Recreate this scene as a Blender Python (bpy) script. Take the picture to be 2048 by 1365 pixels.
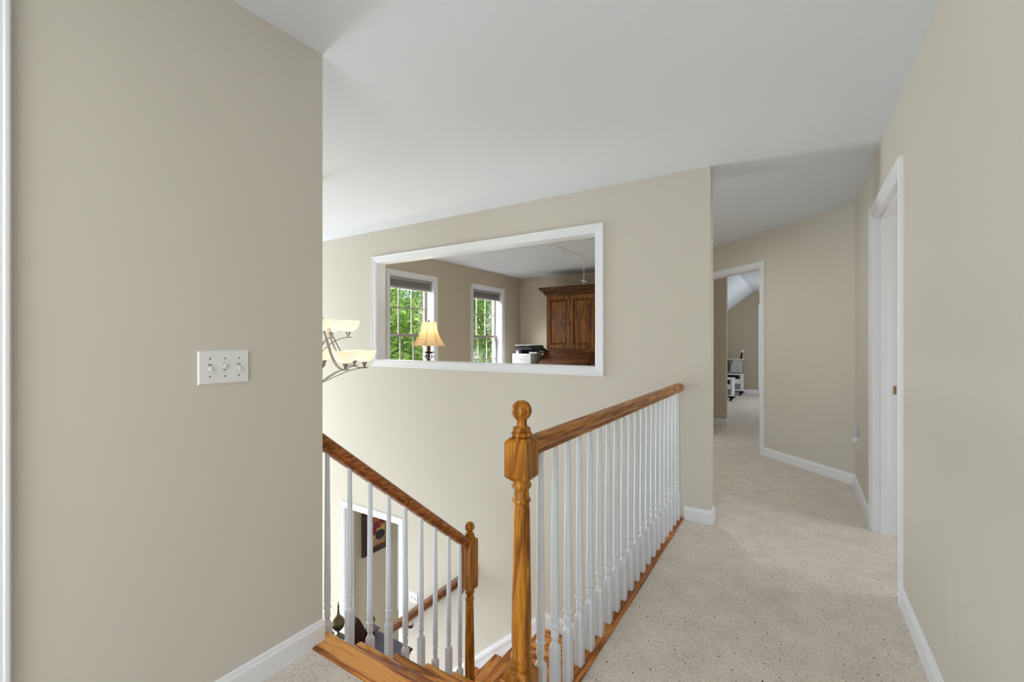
import bpy, math, random
from mathutils import Vector, Matrix

# ------------------------------------------------------------------ camera, world, light
SC = bpy.context.scene
COL = SC.collection
for o in list(bpy.data.objects):
    bpy.data.objects.remove(o)
EYE = 1.248
YAW = math.atan(571 / 894)
cam_d = bpy.data.cameras.new('camera')
cam_d.sensor_fit = 'HORIZONTAL'; cam_d.sensor_width = 36.0
cam_d.lens = 36.0 * 894 / 2048
cam_d.clip_start = 0.02; cam_d.clip_end = 300
cam = bpy.data.objects.new('camera', cam_d); COL.objects.link(cam)
cam.location = (0, 0, EYE); cam.rotation_euler = (math.pi / 2, 0, YAW)
SC.camera = cam
SC.view_settings.view_transform = 'Standard'
SC.view_settings.look = 'None'
SC.view_settings.gamma = 1.0
SC.view_settings.use_curve_mapping = False
SC.view_settings.exposure = 0.12

world = bpy.data.worlds.new('world'); SC.world = world; world.use_nodes = True
wn = world.node_tree.nodes; wl = world.node_tree.links
bg = wn['Background']; sky = wn.new('ShaderNodeTexSky'); sky.sky_type = 'NISHITA'
sky.sun_disc = False; sky.sun_elevation = math.radians(48); sky.sun_rotation = math.radians(120)
wl.new(sky.outputs[0], bg.inputs[0]); bg.inputs[1].default_value = .26


def area(name, loc, aim, sx, sy, watts, col):
    d = bpy.data.lights.new(name, 'AREA'); d.shape = 'RECTANGLE'; d.size = sx; d.size_y = sy
    d.energy = watts; d.color = col
    o = bpy.data.objects.new(name, d); COL.objects.link(o); o.location = loc
    o.rotation_euler = (Vector(aim) - Vector(loc)).to_track_quat('-Z', 'Y').to_euler()
    return o


sun_d = bpy.data.lights.new('sun', 'SUN'); sun_d.energy = 3.4; sun_d.angle = 0.01; sun_d.color = (1, .95, .86)
sun = bpy.data.objects.new('sun', sun_d); COL.objects.link(sun)
sun.rotation_euler = Vector((-0.55, 0.25, -0.8)).to_track_quat('-Z', 'Y').to_euler()
# daylight by the tall foyer window and the unseen bedroom window; fill lamps elsewhere
DAY = (.88, .94, 1.0)
area('daylight_foyer', (-7.44, 2.05, .7), (-2.5, 3.0, -.3), 1.3, 2.0, 104, DAY)
area('fill_living', (-3.45, 1.16, -1.55), (-3.2, 3.29, -1.2), 1.5, 1.9, 23, DAY)  # added in the side opening to brighten the lower stairwell wall
area('fill_entry', (-7.44, 2.15, -1.6), (0, 2.3, -1.2), 1.0, 1.8, 70, DAY)  # added at the unseen front door to brighten the lower foyer
area('fill_hall', (-0.55, -2.52, 1.40), (-0.55, 0, 1.40), 1.5, 1.6, 44, DAY)  # added fill for the hall, at an invented window behind the viewer
area('fill_far_room', (.92, 9.9, 1.3), (-1.5, 10.2, 1.5), 1.2, 1.2, 26, DAY)  # added inside the far room to light its sloped ceiling; no window
area('daylight_bedroom', (2.95, 3.4, 1.4), (0, 3.3, 1.2), 1.4, 1.4, 24, (1, .95, .88))
area('fill_doorway', (.95, 6.25, 1.4), (-1.2, 7.2, 1.2), .8, 1.2, 9, (1, .97, .93))  # added to brighten the wall seen through the angled doorway; no window
area('fill_dining', (-2.2, 7.1, -1.3), (-2.6, 3.5, -1.6), 1.4, 1.4, 30, DAY)  # area lamp inside the dining room, by a wall without a window
for _y in (4.45, 6.22):   # unseen lamps added outside, above the study windows, to brighten the room
    area('fill_study', (-5.6, _y, 3.1), (-3.2, _y, .3), 1.2, 1.2, 410, DAY)

R = random.Random(7)


# ------------------------------------------------------------------ materials
def lin(r, g, b):
    f = lambda v: (v / 255 / 12.92) if v / 255 <= .04045 else ((v / 255 + .055) / 1.055) ** 2.4
    return (f(r), f(g), f(b), 1)


def mat(name, col, rough=.5, metal=0.0, spec=.5, bump=None, vary=None):
    m = bpy.data.materials.new(name); m.use_nodes = True
    n = m.node_tree.nodes; l = m.node_tree.links
    p = n['Principled BSDF']
    p.inputs['Base Color'].default_value = col
    p.inputs['Roughness'].default_value = rough
    p.inputs['Metallic'].default_value = metal
    p.inputs['Specular IOR Level'].default_value = spec
    tc = n.new('ShaderNodeTexCoord')
    if vary:
        sc, amt = vary
        t = n.new('ShaderNodeTexNoise'); t.inputs['Scale'].default_value = sc; t.inputs['Detail'].default_value = 3
        l.new(tc.outputs['Object'], t.inputs['Vector'])
        mx = n.new('ShaderNodeMix'); mx.data_type = 'RGBA'
        mx.inputs[6].default_value = tuple(c * (1 - amt) for c in col[:3]) + (1,)
        mx.inputs[7].default_value = tuple(min(1, c * (1 + amt)) for c in col[:3]) + (1,)
        l.new(t.outputs[0], mx.inputs[0]); l.new(mx.outputs[2], p.inputs['Base Color'])
    if bump:
        sc, st = bump
        t = n.new('ShaderNodeTexNoise'); t.inputs['Scale'].default_value = sc; t.inputs['Detail'].default_value = 4
        l.new(tc.outputs['Object'], t.inputs['Vector'])
        b = n.new('ShaderNodeBump'); b.inputs['Strength'].default_value = st; b.inputs['Distance'].default_value = .002
        l.new(t.outputs[0], b.inputs['Height']); l.new(b.outputs[0], p.inputs['Normal'])
    return m


def wood(name, axis, dark, mid, light, rough=.35, ring=9.0, coat=.06, con=.75):
    """oak-like grain running along the axis"""
    m = bpy.data.materials.new(name); m.use_nodes = True
    n = m.node_tree.nodes; l = m.node_tree.links; p = n['Principled BSDF']
    tc = n.new('ShaderNodeTexCoord')
    def mapping(across, along):
        mp = n.new('ShaderNodeMapping'); s = [across] * 3; s['xyz'.index(axis)] = along
        mp.inputs['Scale'].default_value = s; l.new(tc.outputs['Object'], mp.inputs['Vector']); return mp
    m1 = mapping(ring, ring * .09)
    n1 = n.new('ShaderNodeTexNoise'); n1.inputs['Scale'].default_value = 1; n1.inputs['Detail'].default_value = 2
    n1.inputs['Distortion'].default_value = .6
    l.new(m1.outputs[0], n1.inputs['Vector'])
    mul = n.new('ShaderNodeMath'); mul.operation = 'MULTIPLY'; mul.inputs[1].default_value = 9.0
    l.new(n1.outputs[0], mul.inputs[0])
    fr = n.new('ShaderNodeMath'); fr.operation = 'PINGPONG'; fr.inputs[1].default_value = .5
    l.new(mul.outputs[0], fr.inputs[0])
    m2 = mapping(260, 9)
    n2 = n.new('ShaderNodeTexNoise'); n2.inputs['Scale'].default_value = 1; n2.inputs['Detail'].default_value = 3
    l.new(m2.outputs[0], n2.inputs['Vector'])
    ad = n.new('ShaderNodeMath'); ad.operation = 'MULTIPLY_ADD'; ad.inputs[1].default_value = con
    l.new(fr.outputs[0], ad.inputs[0])
    sc = n.new('ShaderNodeMath'); sc.operation = 'MULTIPLY'; sc.inputs[1].default_value = 1.2
    l.new(n2.outputs[0], sc.inputs[0]); l.new(sc.outputs[0], ad.inputs[2])
    cr = n.new('ShaderNodeValToRGB'); e = cr.color_ramp.elements
    mean = .25 * con + .6
    e[0].position = mean - .36; e[0].color = dark; e[1].position = min(1.0, mean + .30); e[1].color = light
    k = e.new(mean); k.color = mid
    l.new(ad.outputs[0], cr.inputs[0]); l.new(cr.outputs[0], p.inputs['Base Color'])
    p.inputs['Roughness'].default_value = rough; p.inputs['Coat Weight'].default_value = coat
    p.inputs['Coat Roughness'].default_value = .2; p.inputs['Specular IOR Level'].default_value = .3
    b = n.new('ShaderNodeBump'); b.inputs['Strength'].default_value = .15; b.inputs['Distance'].default_value = .001
    l.new(n2.outputs[0], b.inputs['Height']); l.new(b.outputs[0], p.inputs['Normal'])
    return m


def carpet_material():
    m = bpy.data.materials.new('beige loop carpet'); m.use_nodes = True
    n = m.node_tree.nodes; l = m.node_tree.links; p = n['Principled BSDF']
    p.inputs['Roughness'].default_value = .95; p.inputs['Specular IOR Level'].default_value = .1
    p.inputs['Sheen Weight'].default_value = .15
    tc = n.new('ShaderNodeTexCoord')
    sx = n.new('ShaderNodeSeparateXYZ'); l.new(tc.outputs['Object'], sx.inputs[0])
    def M(op, a, b=None, c=None):
        k = n.new('ShaderNodeMath'); k.operation = op
        for i, v in enumerate((a, b, c)):
            if v is None: continue
            if isinstance(v, (int, float)): k.inputs[i].default_value = v
            else: l.new(v, k.inputs[i])
        return k.outputs[0]
    # lattice of small dark dots: u = along the diagonal rows, v = row index
    u = M('DIVIDE', M('ADD', sx.outputs[0], .315), .0517)
    v = M('DIVIDE', M('SUBTRACT', M('SUBTRACT', sx.outputs[1], 1.875), M('MULTIPLY', u, .0535)), .107)
    fu = M('SUBTRACT', M('FRACT', M('ADD', u, 100.5)), .5)
    fv = M('SUBTRACT', M('FRACT', M('ADD', v, 100.5)), .5)
    dx = M('MULTIPLY', fu, .0517); dy = M('ADD', M('MULTIPLY', fv, .107), M('MULTIPLY', fu, .0535))
    d = M('SQRT', M('ADD', M('MULTIPLY', dx, dx), M('MULTIPLY', dy, dy)))
    cell = n.new('ShaderNodeCombineXYZ')
    l.new(M('FLOOR', M('ADD', u, 100.5)), cell.inputs[0]); l.new(M('FLOOR', M('ADD', v, 100.5)), cell.inputs[1])
    wn_ = n.new('ShaderNodeTexWhiteNoise'); wn_.noise_dimensions = '2D'; l.new(cell.outputs[0], wn_.inputs['Vector'])
    rad = M('MULTIPLY_ADD', wn_.outputs[0], .0026, .0012)
    dot = M('SUBTRACT', 1.0, M('SMOOTHSTEP' if False else 'GREATER_THAN', d, rad))
    # faint ridge along each diagonal row
    ridge = M('SUBTRACT', 1.0, M('MINIMUM', M('MULTIPLY', M('ABSOLUTE', fv), 9.0), 1.0))
    vo = n.new('ShaderNodeTexVoronoi'); vo.inputs['Scale'].default_value = 210
    mp = n.new('ShaderNodeMapping'); mp.inputs['Rotation'].default_value = (0, 0, math.radians(44)); mp.inputs['Scale'].default_value = (1, .62, 1)
    l.new(tc.outputs['Object'], mp.inputs[0]); l.new(mp.outputs[0], vo.inputs['Vector'])
    nz = n.new('ShaderNodeTexNoise'); nz.inputs['Scale'].default_value = 7; nz.inputs['Detail'].default_value = 5
    l.new(tc.outputs['Object'], nz.inputs['Vector'])
    cr = n.new('ShaderNodeValToRGB'); e = cr.color_ramp.elements
    e[0].position = 0; e[0].color = lin(252, 244, 233); e[1].position = .85; e[1].color = lin(212, 200, 185)
    l.new(vo.outputs['Distance'], cr.inputs[0])
    mx = n.new('ShaderNodeMix'); mx.data_type = 'RGBA'; mx.blend_type = 'MULTIPLY'; mx.inputs[0].default_value = 1
    l.new(cr.outputs[0], mx.inputs[6])
    cr2 = n.new('ShaderNodeValToRGB'); e = cr2.color_ramp.elements
    e[0].position = .3; e[0].color = (.84, .84, .84, 1); e[1].position = .7; e[1].color = (1, 1, 1, 1)
    l.new(nz.outputs[0], cr2.inputs[0]); l.new(cr2.outputs[0], mx.inputs[7])
    mr = n.new('ShaderNodeMix'); mr.data_type = 'RGBA'; mr.inputs[7].default_value = lin(232, 224, 208)
    l.new(M('MULTIPLY', ridge, .5), mr.inputs[0]); l.new(mx.outputs[2], mr.inputs[6])
    md = n.new('ShaderNodeMix'); md.data_type = 'RGBA'; md.inputs[7].default_value = lin(58, 48, 42)
    l.new(dot, md.inputs[0]); l.new(mr.outputs[2], md.inputs[6]); l.new(md.outputs[2], p.inputs['Base Color'])
    h = M('ADD', M('MULTIPLY', vo.outputs['Distance'], -1.0), M('MULTIPLY', nz.outputs[0], 1.6))
    b = n.new('ShaderNodeBump'); b.inputs['Strength'].default_value = .55; b.inputs['Distance'].default_value = .004
    l.new(h, b.inputs['Height']); l.new(b.outputs[0], p.inputs['Normal'])
    return m


def translucent(name, col, glow, strength, mixf=.6, vein=None):
    m = bpy.data.materials.new(name); m.use_nodes = True
    n = m.node_tree.nodes; l = m.node_tree.links; p = n['Principled BSDF']
    p.inputs['Roughness'].default_value = .35; p.inputs['Base Color'].default_value = col
    p.inputs['Emission Color'].default_value = glow; p.inputs['Emission Strength'].default_value = strength
    t = n.new('ShaderNodeBsdfTranslucent'); t.inputs[0].default_value = col
    if vein:
        tc = n.new('ShaderNodeTexCoord'); nz = n.new('ShaderNodeTexNoise'); nz.inputs['Scale'].default_value = vein
        nz.inputs['Distortion'].default_value = 2.5; nz.inputs['Detail'].default_value = 3
        l.new(tc.outputs['Object'], nz.inputs['Vector'])
        cr = n.new('ShaderNodeValToRGB'); e = cr.color_ramp.elements
        e[0].position = .42; e[0].color = col; e[1].position = .6; e[1].color = col
        k = e.new(.5); k.color = (col[0] * .93, col[1] * .88, col[2] * .80, 1)
        l.new(nz.outputs[0], cr.inputs[0]); l.new(cr.outputs[0], p.inputs['Base Color']); l.new(cr.outputs[0], t.inputs[0])
    x = n.new('ShaderNodeMixShader'); x.inputs[0].default_value = mixf
    l.new(p.outputs[0], x.inputs[1]); l.new(t.outputs[0], x.inputs[2]); l.new(x.outputs[0], n['Material Output'].inputs[0])
    return m


def glass(name, tint=(1, 1, 1, 1), gloss=.06):
    m = bpy.data.materials.new(name); m.use_nodes = True
    n = m.node_tree.nodes; l = m.node_tree.links
    t = n.new('ShaderNodeBsdfTransparent'); t.inputs[0].default_value = tint
    g = n.new('ShaderNodeBsdfGlossy'); g.inputs['Roughness'].default_value = .03
    x = n.new('ShaderNodeMixShader'); x.inputs[0].default_value = gloss
    l.new(t.outputs[0], x.inputs[1]); l.new(g.outputs[0], x.inputs[2]); l.new(x.outputs[0], n['Material Output'].inputs[0])
    return m


M_WALL = mat('beige wall paint', lin(212, 207, 195), .75, spec=.25, bump=(160, .06), vary=(1.3, .012))
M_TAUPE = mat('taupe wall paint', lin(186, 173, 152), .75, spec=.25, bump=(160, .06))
M_STUDY = mat('warm taupe study paint', lin(206, 194, 172), .75, spec=.25, bump=(160, .06))
M_CEIL = mat('white ceiling paint', lin(230, 234, 240), .85, spec=.2, bump=(90, .05))
M_TRIM = mat('white gloss trim paint', lin(238, 239, 242), .35)
M_BAL = mat('white baluster paint', lin(232, 238, 246), .3)
M_PLATE = mat('white plastic', lin(236, 236, 234), .3)
OAK_D, OAK_M, OAK_L = lin(120, 66, 24), lin(172, 106, 46), lin(206, 144, 78)
M_OAKZ = wood('golden oak upright', 'z', lin(98, 50, 4), lin(158, 96, 18), lin(196, 132, 42))
M_OAKY = wood('golden oak lengthwise', 'y', lin(104, 54, 6), lin(168, 102, 26), lin(204, 138, 50))
M_TREADX = wood('honey oak tread', 'x', lin(112, 56, 22), lin(196, 120, 48), lin(230, 160, 78), ring=6, con=1.1)
M_TREADY = wood('honey oak nosing', 'y', lin(108, 54, 20), lin(176, 100, 38), lin(206, 136, 64), ring=7, con=1.0)
M_RAILX = wood('brown oak wall rail', 'x', lin(64, 32, 6), lin(98, 54, 12), lin(122, 74, 22), coat=.0, rough=.5)
M_WALNZ = wood('walnut upright', 'z', lin(62, 30, 6), lin(122, 70, 18), lin(164, 104, 36), .4, 7, .2)
M_WALNX = wood('walnut lengthwise', 'x', lin(46, 22, 8), lin(86, 46, 18), lin(122, 72, 32), .4, 7, .2)
M_MAHOG = wood('dark mahogany', 'z', lin(34, 20, 18), lin(58, 36, 32), lin(80, 54, 48), .4, 7, .2)
M_DUST = mat('slate grey dust board', lin(92, 90, 108), .6, vary=(20, .06))
M_CARPET = carpet_material()
M_BRASS = mat('aged brass', lin(120, 108, 78), .35, .9)
M_NICKEL = mat('brushed nickel', lin(176, 170, 160), .32, .95)
M_IRON = mat('dark wrought iron', lin(44, 36, 32), .5, .5)
M_BLACK = mat('black plastic', lin(20, 20, 21), .6, spec=.2)
M_GREY = mat('grey plastic', lin(128, 130, 132), .5)
M_PANE = glass('clear window glass')
M_BIN = glass('clear plastic bin', (.93, .94, .95, 1), .1)
M_BLIND = mat('grey blind slat', lin(168, 162, 158), .6)
M_SASH = mat('almond sash paint', lin(172, 160, 152), .4)


# ------------------------------------------------------------------ mesh helpers
ORG = {}


class MB:
    def __init__(s): s.v = []; s.f = []
    def add(s, vs, fs):
        b = len(s.v); s.v += [tuple(p) for p in vs]; s.f += [tuple(b + i for i in q) for q in fs]; return s
    def box(s, x0, x1, y0, y1, z0, z1):
        return s.add([(x0, y0, z0), (x1, y0, z0), (x1, y1, z0), (x0, y1, z0), (x0, y0, z1), (x1, y0, z1), (x1, y1, z1), (x0, y1, z1)],
                     [(0, 3, 2, 1), (4, 5, 6, 7), (0, 1, 5, 4), (1, 2, 6, 5), (2, 3, 7, 6), (3, 0, 4, 7)])
    def hexa(s, bottom, top):
        k = len(bottom)
        fs = [tuple(reversed(range(k))), tuple(range(k, 2 * k))]
        for i in range(k):
            j = (i + 1) % k; fs.append((i, j, k + j, k + i))
        return s.add(list(bottom) + list(top), fs)
    def loft(s, rings, cap=True, closed=True):
        k = len(rings[0]); vs = [p for r in rings for p in r]; fs = []
        for i in range(len(rings) - 1):
            for j in range(k if closed else k - 1):
                j2 = (j + 1) % k
                fs.append((i * k + j, i * k + j2, (i + 1) * k + j2, (i + 1) * k + j))
        if cap:
            fs.append(tuple(reversed(range(k)))); fs.append(tuple(range((len(rings) - 1) * k, len(rings) * k)))
        return s.add(vs, fs)
    def lathe(s, prof, c=(0, 0, 0), seg=20, cap=True):
        rings = [[(c[0] + r * math.cos(2 * math.pi * i / seg), c[1] + r * math.sin(2 * math.pi * i / seg), c[2] + z) for i in range(seg)] for r, z in prof]
        return s.loft(rings, cap)
    def tube(s, pts, rad, seg=8, flat=1.0):
        pts = [Vector(p) for p in pts]; rings = []; n = len(pts)
        ref = Vector((0, 0, 1))
        for i, p in enumerate(pts):
            t = (pts[min(i + 1, n - 1)] - pts[max(i - 1, 0)]).normalized()
            if abs(t.dot(ref)) > .95: rr = Vector((1, 0, 0))
            else: rr = ref
            a = t.cross(rr).normalized(); b = a.cross(t).normalized()
            r = rad[i] if isinstance(rad, (list, tuple)) else rad
            rings.append([p + (a * math.cos(2 * math.pi * k / seg) + b * math.sin(2 * math.pi * k / seg) * flat) * r for k in range(seg)])
        return s.loft(rings)
    def ball(s, c, r, seg=16, rings=10, sz=1.0):
        prof = [(max(r * math.sin(math.pi * i / rings), r * .02), -r * sz * math.cos(math.pi * i / rings)) for i in range(rings + 1)]
        return s.lathe(prof, c, seg)
    def build(s, name, material, parent=None, smooth=False, bevel=0, ang=35):
        org = ORG.get(parent.as_pointer(), Vector((0, 0, 0))) if parent else Vector((0, 0, 0))
        me = bpy.data.meshes.new(name)
        me.from_pydata([(p[0] - org.x, p[1] - org.y, p[2] - org.z) for p in s.v], [], s.f)
        me.materials.append(material)
        if smooth or bevel:
            for q in me.polygons: q.use_smooth = True
            me.set_sharp_from_angle(angle=math.radians(ang))
        o = bpy.data.objects.new(name, me); COL.objects.link(o)
        if parent: o.parent = parent; ORG[o.as_pointer()] = org
        if bevel:
            md = o.modifiers.new('bevel', 'BEVEL'); md.width = bevel; md.segments = 2; md.limit_method = 'ANGLE'; md.angle_limit = math.radians(40)
        return o


def thing(name, label, cat, loc, group=None):
    o = bpy.data.objects.new(name, None); COL.objects.link(o); o.location = loc; o.empty_display_size = .1
    o['label'] = label; o['category'] = cat
    if group: o['group'] = group
    ORG[o.as_pointer()] = Vector(loc)
    return o


def tag(o, label, cat, group=None):
    o['label'] = label; o['category'] = cat
    if group: o['group'] = group
    return o


def struct(o, label=None):
    o['kind'] = 'structure'
    if label: o['label'] = label
    return o


def sroot(name, loc, label):
    o = bpy.data.objects.new(name, None); COL.objects.link(o); o.location = loc; o.empty_display_size = .1
    o['kind'] = 'structure'; o['label'] = label; ORG[o.as_pointer()] = Vector(loc)
    return o


class Plane:
    """a vertical plane: u along U, v up, d along the outward normal N"""
    def __init__(s, o, u, n): s.o = Vector((o[0], o[1], 0)); s.u = Vector((u[0], u[1], 0)).normalized(); s.n = Vector((n[0], n[1], 0)).normalized()
    def p(s, u, v, d=0): return tuple(s.o + s.u * u + s.n * d + Vector((0, 0, v)))


def wall(name, pl, L, z0, z1, t, label, holes=(), m=None, u0=0.0):
    us = sorted({u0, L} | {h[0] for h in holes} | {h[1] for h in holes}); us = [u for u in us if u0 <= u <= L]
    zs = sorted({z0, z1} | {h[2] for h in holes} | {h[3] for h in holes}); zs = [z for z in zs if z0 <= z <= z1]
    def solid(i, j):
        if not (0 <= i < len(us) - 1 and 0 <= j < len(zs) - 1): return False
        cu = (us[i] + us[i + 1]) / 2; cz = (zs[j] + zs[j + 1]) / 2
        return not any(h[0] < cu < h[1] and h[2] < cz < h[3] for h in holes)
    b = MB()
    for i in range(len(us) - 1):
        for j in range(len(zs) - 1):
            if not solid(i, j): continue
            a, c, e, f = us[i], us[i + 1], zs[j], zs[j + 1]
            q = lambda u, v, d: pl.p(u, v, d)
            b.add([q(a, e, 0), q(c, e, 0), q(c, f, 0), q(a, f, 0)], [(0, 1, 2, 3)])
            b.add([q(a, e, -t), q(c, e, -t), q(c, f, -t), q(a, f, -t)], [(3, 2, 1, 0)])
            for di, dj, (p, r) in ((-1, 0, ((a, e), (a, f))), (1, 0, ((c, e), (c, f))), (0, -1, ((a, e), (c, e))), (0, 1, ((a, f), (c, f)))):
                if not solid(i + di, j + dj):
                    b.add([q(*p, 0), q(*r, 0), q(*r, -t), q(*p, -t)], [(0, 1, 2, 3)])
    return struct(b.build(name, m or M_WALL), label)


CAS = [(0, 0), (0, .016), (.004, .019), (.010, .019), (.014, .015), (.030, .0135), (.050, .010), (.056, .0105), (.060, .008), (.062, 0)]


def casing(pl, u0, u1, v0, v1, closed=False, prof=CAS):
    """mitred casing; the rectangle given is its OUTER edge"""
    b = MB(); loops = []
    for s, d in prof:
        if closed: loops.append([pl.p(u0 + s, v0 + s, d), pl.p(u0 + s, v1 - s, d), pl.p(u1 - s, v1 - s, d), pl.p(u1 - s, v0 + s, d)])
        else: loops.append([pl.p(u0 + s, v0, d), pl.p(u0 + s, v1 - s, d), pl.p(u1 - s, v1 - s, d), pl.p(u1 - s, v0, d)])
    for i in range(len(loops) - 1):
        k = 4 if closed else 3
        for j in range(k):
            j2 = (j + 1) % 4
            b.add([loops[i][j], loops[i][j2], loops[i + 1][j2], loops[i + 1][j]], [(0, 1, 2, 3)])
    return b


BASE = [(0, 0), (.015, 0), (.015, .070), (.0125, .076), (.009, .079), (.0085, .084), (.006, .090), (.003, .093), (0, .093)]


def baseboard(name, pts, z, label, prof=BASE, left=True):
    """profile swept along the floor polyline with mitred corners; the room lies to the left (or right) of the path"""
    P = [Vector((p[0], p[1], 0)) for p in pts]; b = MB(); rows = []
    for i, p in enumerate(P):
        ds = []
        if i > 0: ds.append((P[i] - P[i - 1]).normalized())
        if i < len(P) - 1: ds.append((P[i + 1] - P[i]).normalized())
        ns = [Vector((-d.y, d.x, 0)) * (1 if left else -1) for d in ds]
        n = ns[0] if len(ns) == 1 else (ns[0] + ns[1]).normalized() / max(.2, (ns[0] + ns[1]).normalized().dot(ns[0]))
        rows.append([(p.x + n.x * d, p.y + n.y * d, z + h) for d, h in prof])
    b.loft(rows, cap=True, closed=True)
    return struct(b.build(name, M_TRIM), label)


# ------------------------------------------------------------------ the setting
XL, XR, CE = -1.667, .42, 2.44          # left wall, right wall, ceiling
YF = 3.29                                # wall with the pass-through
YE = 1.144                               # end of the left wall
XN = -.668                               # carpet edge along the balustrade
XB = -.705                               # balustrade line
FAC = -4.46; ENT = -7.50                              # inner face of the house front
ZL = -2.74                               # lower floor
YO = 7.28                                # back wall of the study
E = .115
S = math.sqrt(.5)

f = MB()
f.box(-1.79, 3.1, -2.7, 1.088, -.25, 0); f.box(XN, 3.1, 1.088, YF + .06, -.25, 0); f.box(-1.16, 3.1, YF + .06, 7.4, -.25, 0)
f.box(-2.7, 1.1, 7.4, 12.2, -.25, 0)
struct(f.build('floor', M_CARPET), 'beige loop pile hall carpet with tiny dark dots')
f = MB(); f.box(FAC - .1, -1.16, YF + .02, YO + .1, -.25, 0)
struct(f.build('floor', M_CARPET), 'carpeted study floor behind the pass-through')
f = MB(); f.box(ENT - .1, 1.0, 1.03, 7.4, ZL - .1, ZL)
struct(f.build('floor', mat('pale bounce floor', lin(222, 218, 208), .4, vary=(4, .05))), 'pale floor of the foyer far below')  # unseen floor, made pale to bounce neutral light up the stairwell
c = MB(); c.box(ENT - .3, FAC - .22, -2.7, YF + .12, CE, CE + .15); c.box(FAC - .22, 3.1, -2.7, YO + .1, CE, CE + .15)
struct(c.build('ceiling', M_CEIL), 'flat white ceiling over hall and stairwell')

wall('wall_left', Plane((XL, -2.6), (0, 1), (1, 0)), YE + 2.6, -.25, CE, E, 'beige wall with the triple light switch', [(2.05, 2.797, 0, 2.06)])
wall('wall_right', Plane((XR, -2.6), (0, 1), (-1, 0)), 4.853 + 2.6 + .12, 0, CE, E, 'beige wall along the carpeted hall', [(2.823 + 2.6, 3.75 + 2.6, 0, 2.063)])
wall('wall_back', Plane((-1.79, -2.6), (1, 0), (0, 1)), 2.33, 0, CE, E, 'beige wall behind the viewer with an added window opening', [(.49, 1.99, .6, 2.2)])
wall('wall_far', Plane((ENT - .02, YF), (1, 0), (0, -1)), -.5 - ENT + .02, ZL, CE, E, 'beige stairwell wall with the pass-through opening',
     [(-3.847 - ENT + .02, -1.319 - ENT + .02, 1.035, 2.103), (-4.385 - ENT + .02, -3.487 - ENT + .02, ZL, -.652)])
wall('wall_foyer', Plane((ENT, YE), (1, 0), (0, 1)), XL - ENT - E, ZL, CE, E, 'beige side wall of the foyer', [(-4.25 - ENT, -2.65 - ENT, ZL, ZL + 2.15)])  # opening cut to go with the added living-room fill lamp
wall('wall_angled', Plane((XR, 4.853), (-S, S), (-S, -S)), 3.42, 0, CE, E, 'beige angled wall with a doorway at the hall end', [(1.077, 2.04, 0, 2.063)])
wall('wall_study', Plane((FAC, YO), (1, 0), (0, -1)), -.886 - FAC, 0, CE, E, 'taupe back wall of the study', [], M_STUDY)
WY = [(3.965, 4.94), (5.735, 6.715)]
WT, WB = 2.185, .47
wh = [(a + .062 - YF - .1, b - .062 - YF - .1, WB + .06, WT - .062) for a, b in WY]
wh += [(4.22 - YF - .1, 5.08 - YF - .1, ZL + .5, ZL + 2.06)]
wall('wall_entry', Plane((ENT, 1.03), (0, 1), (1, 0)), YF + E - 1.03, ZL - .1, CE, .22, 'front wall of the foyer with a tall window', [(.42, 1.82, .05, 1.95), (.57, 1.67, ZL + .02, ZL + 2.1)])
wall('wall_front', Plane((FAC, YF + .1), (0, 1), (1, 0)), YO - YF, ZL - .1, CE, .22, 'front wall of the house with study windows', wh, M_STUDY)
wall('wall_stair', Plane((-1.72, YE), (0, 1), (-1, 0)), 1.15, ZL, -1.2, .05, 'beige closet wall below the upper stair flight')
wall('wall_under', Plane((-.752, 1.06), (0, 1), (-1, 0)), YF - 1.06, ZL, -.035, .09, 'beige wall below the hall floor edge')
wall('wall_bedroom', Plane((3.0, -2.6), (0, 1), (-1, 0)), 9.9, 0, CE, .1, 'outer wall of the bedroom', [(5.3, 6.7, .7, 2.1)])
wall('wall_dining', Plane((FAC, YO), (1, 0), (0, -1)), 5.4, ZL, -.25, .1, 'back wall of the dining room')
wall('wall_dining', Plane((1.0, 1.0), (0, 1), (-1, 0)), 6.4, ZL, -.25, .1, 'inner end wall of the dining room')
# room beyond the angled doorway
YB = 12.02
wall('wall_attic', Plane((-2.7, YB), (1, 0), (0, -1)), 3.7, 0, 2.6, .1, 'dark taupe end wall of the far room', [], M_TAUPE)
wall('wall_attic', Plane((1.0, 4.8), (0, 1), (-1, 0)), 7.3, 0, CE + .1, .1, 'side wall of the far room')
wall('wall_attic', Plane((-2.6, YO), (0, 1), (1, 0)), 4.85, 0, 1.2, .1, 'low knee wall of the far room')
c = MB()
xc, zc = -.875, 2.43
c.box(xc, 1.05, YO + .1, YB + .1, zc, zc + .12)
sl = .80
c.hexa([(xc, YO + .02, zc), (xc, YB + .1, zc), (-2.75, YB + .1, zc - sl * (xc + 2.75)), (-2.75, YO + .02, zc - sl * (xc + 2.75))],
       [(xc, YO + .02, zc + .12), (xc, YB + .1, zc + .12), (-2.75, YB + .1, zc - sl * (xc + 2.75) + .12), (-2.75, YO + .02, zc - sl * (xc + 2.75) + .12)])
struct(c.build('ceiling', M_CEIL), 'sloped white ceiling of the far room')

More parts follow.
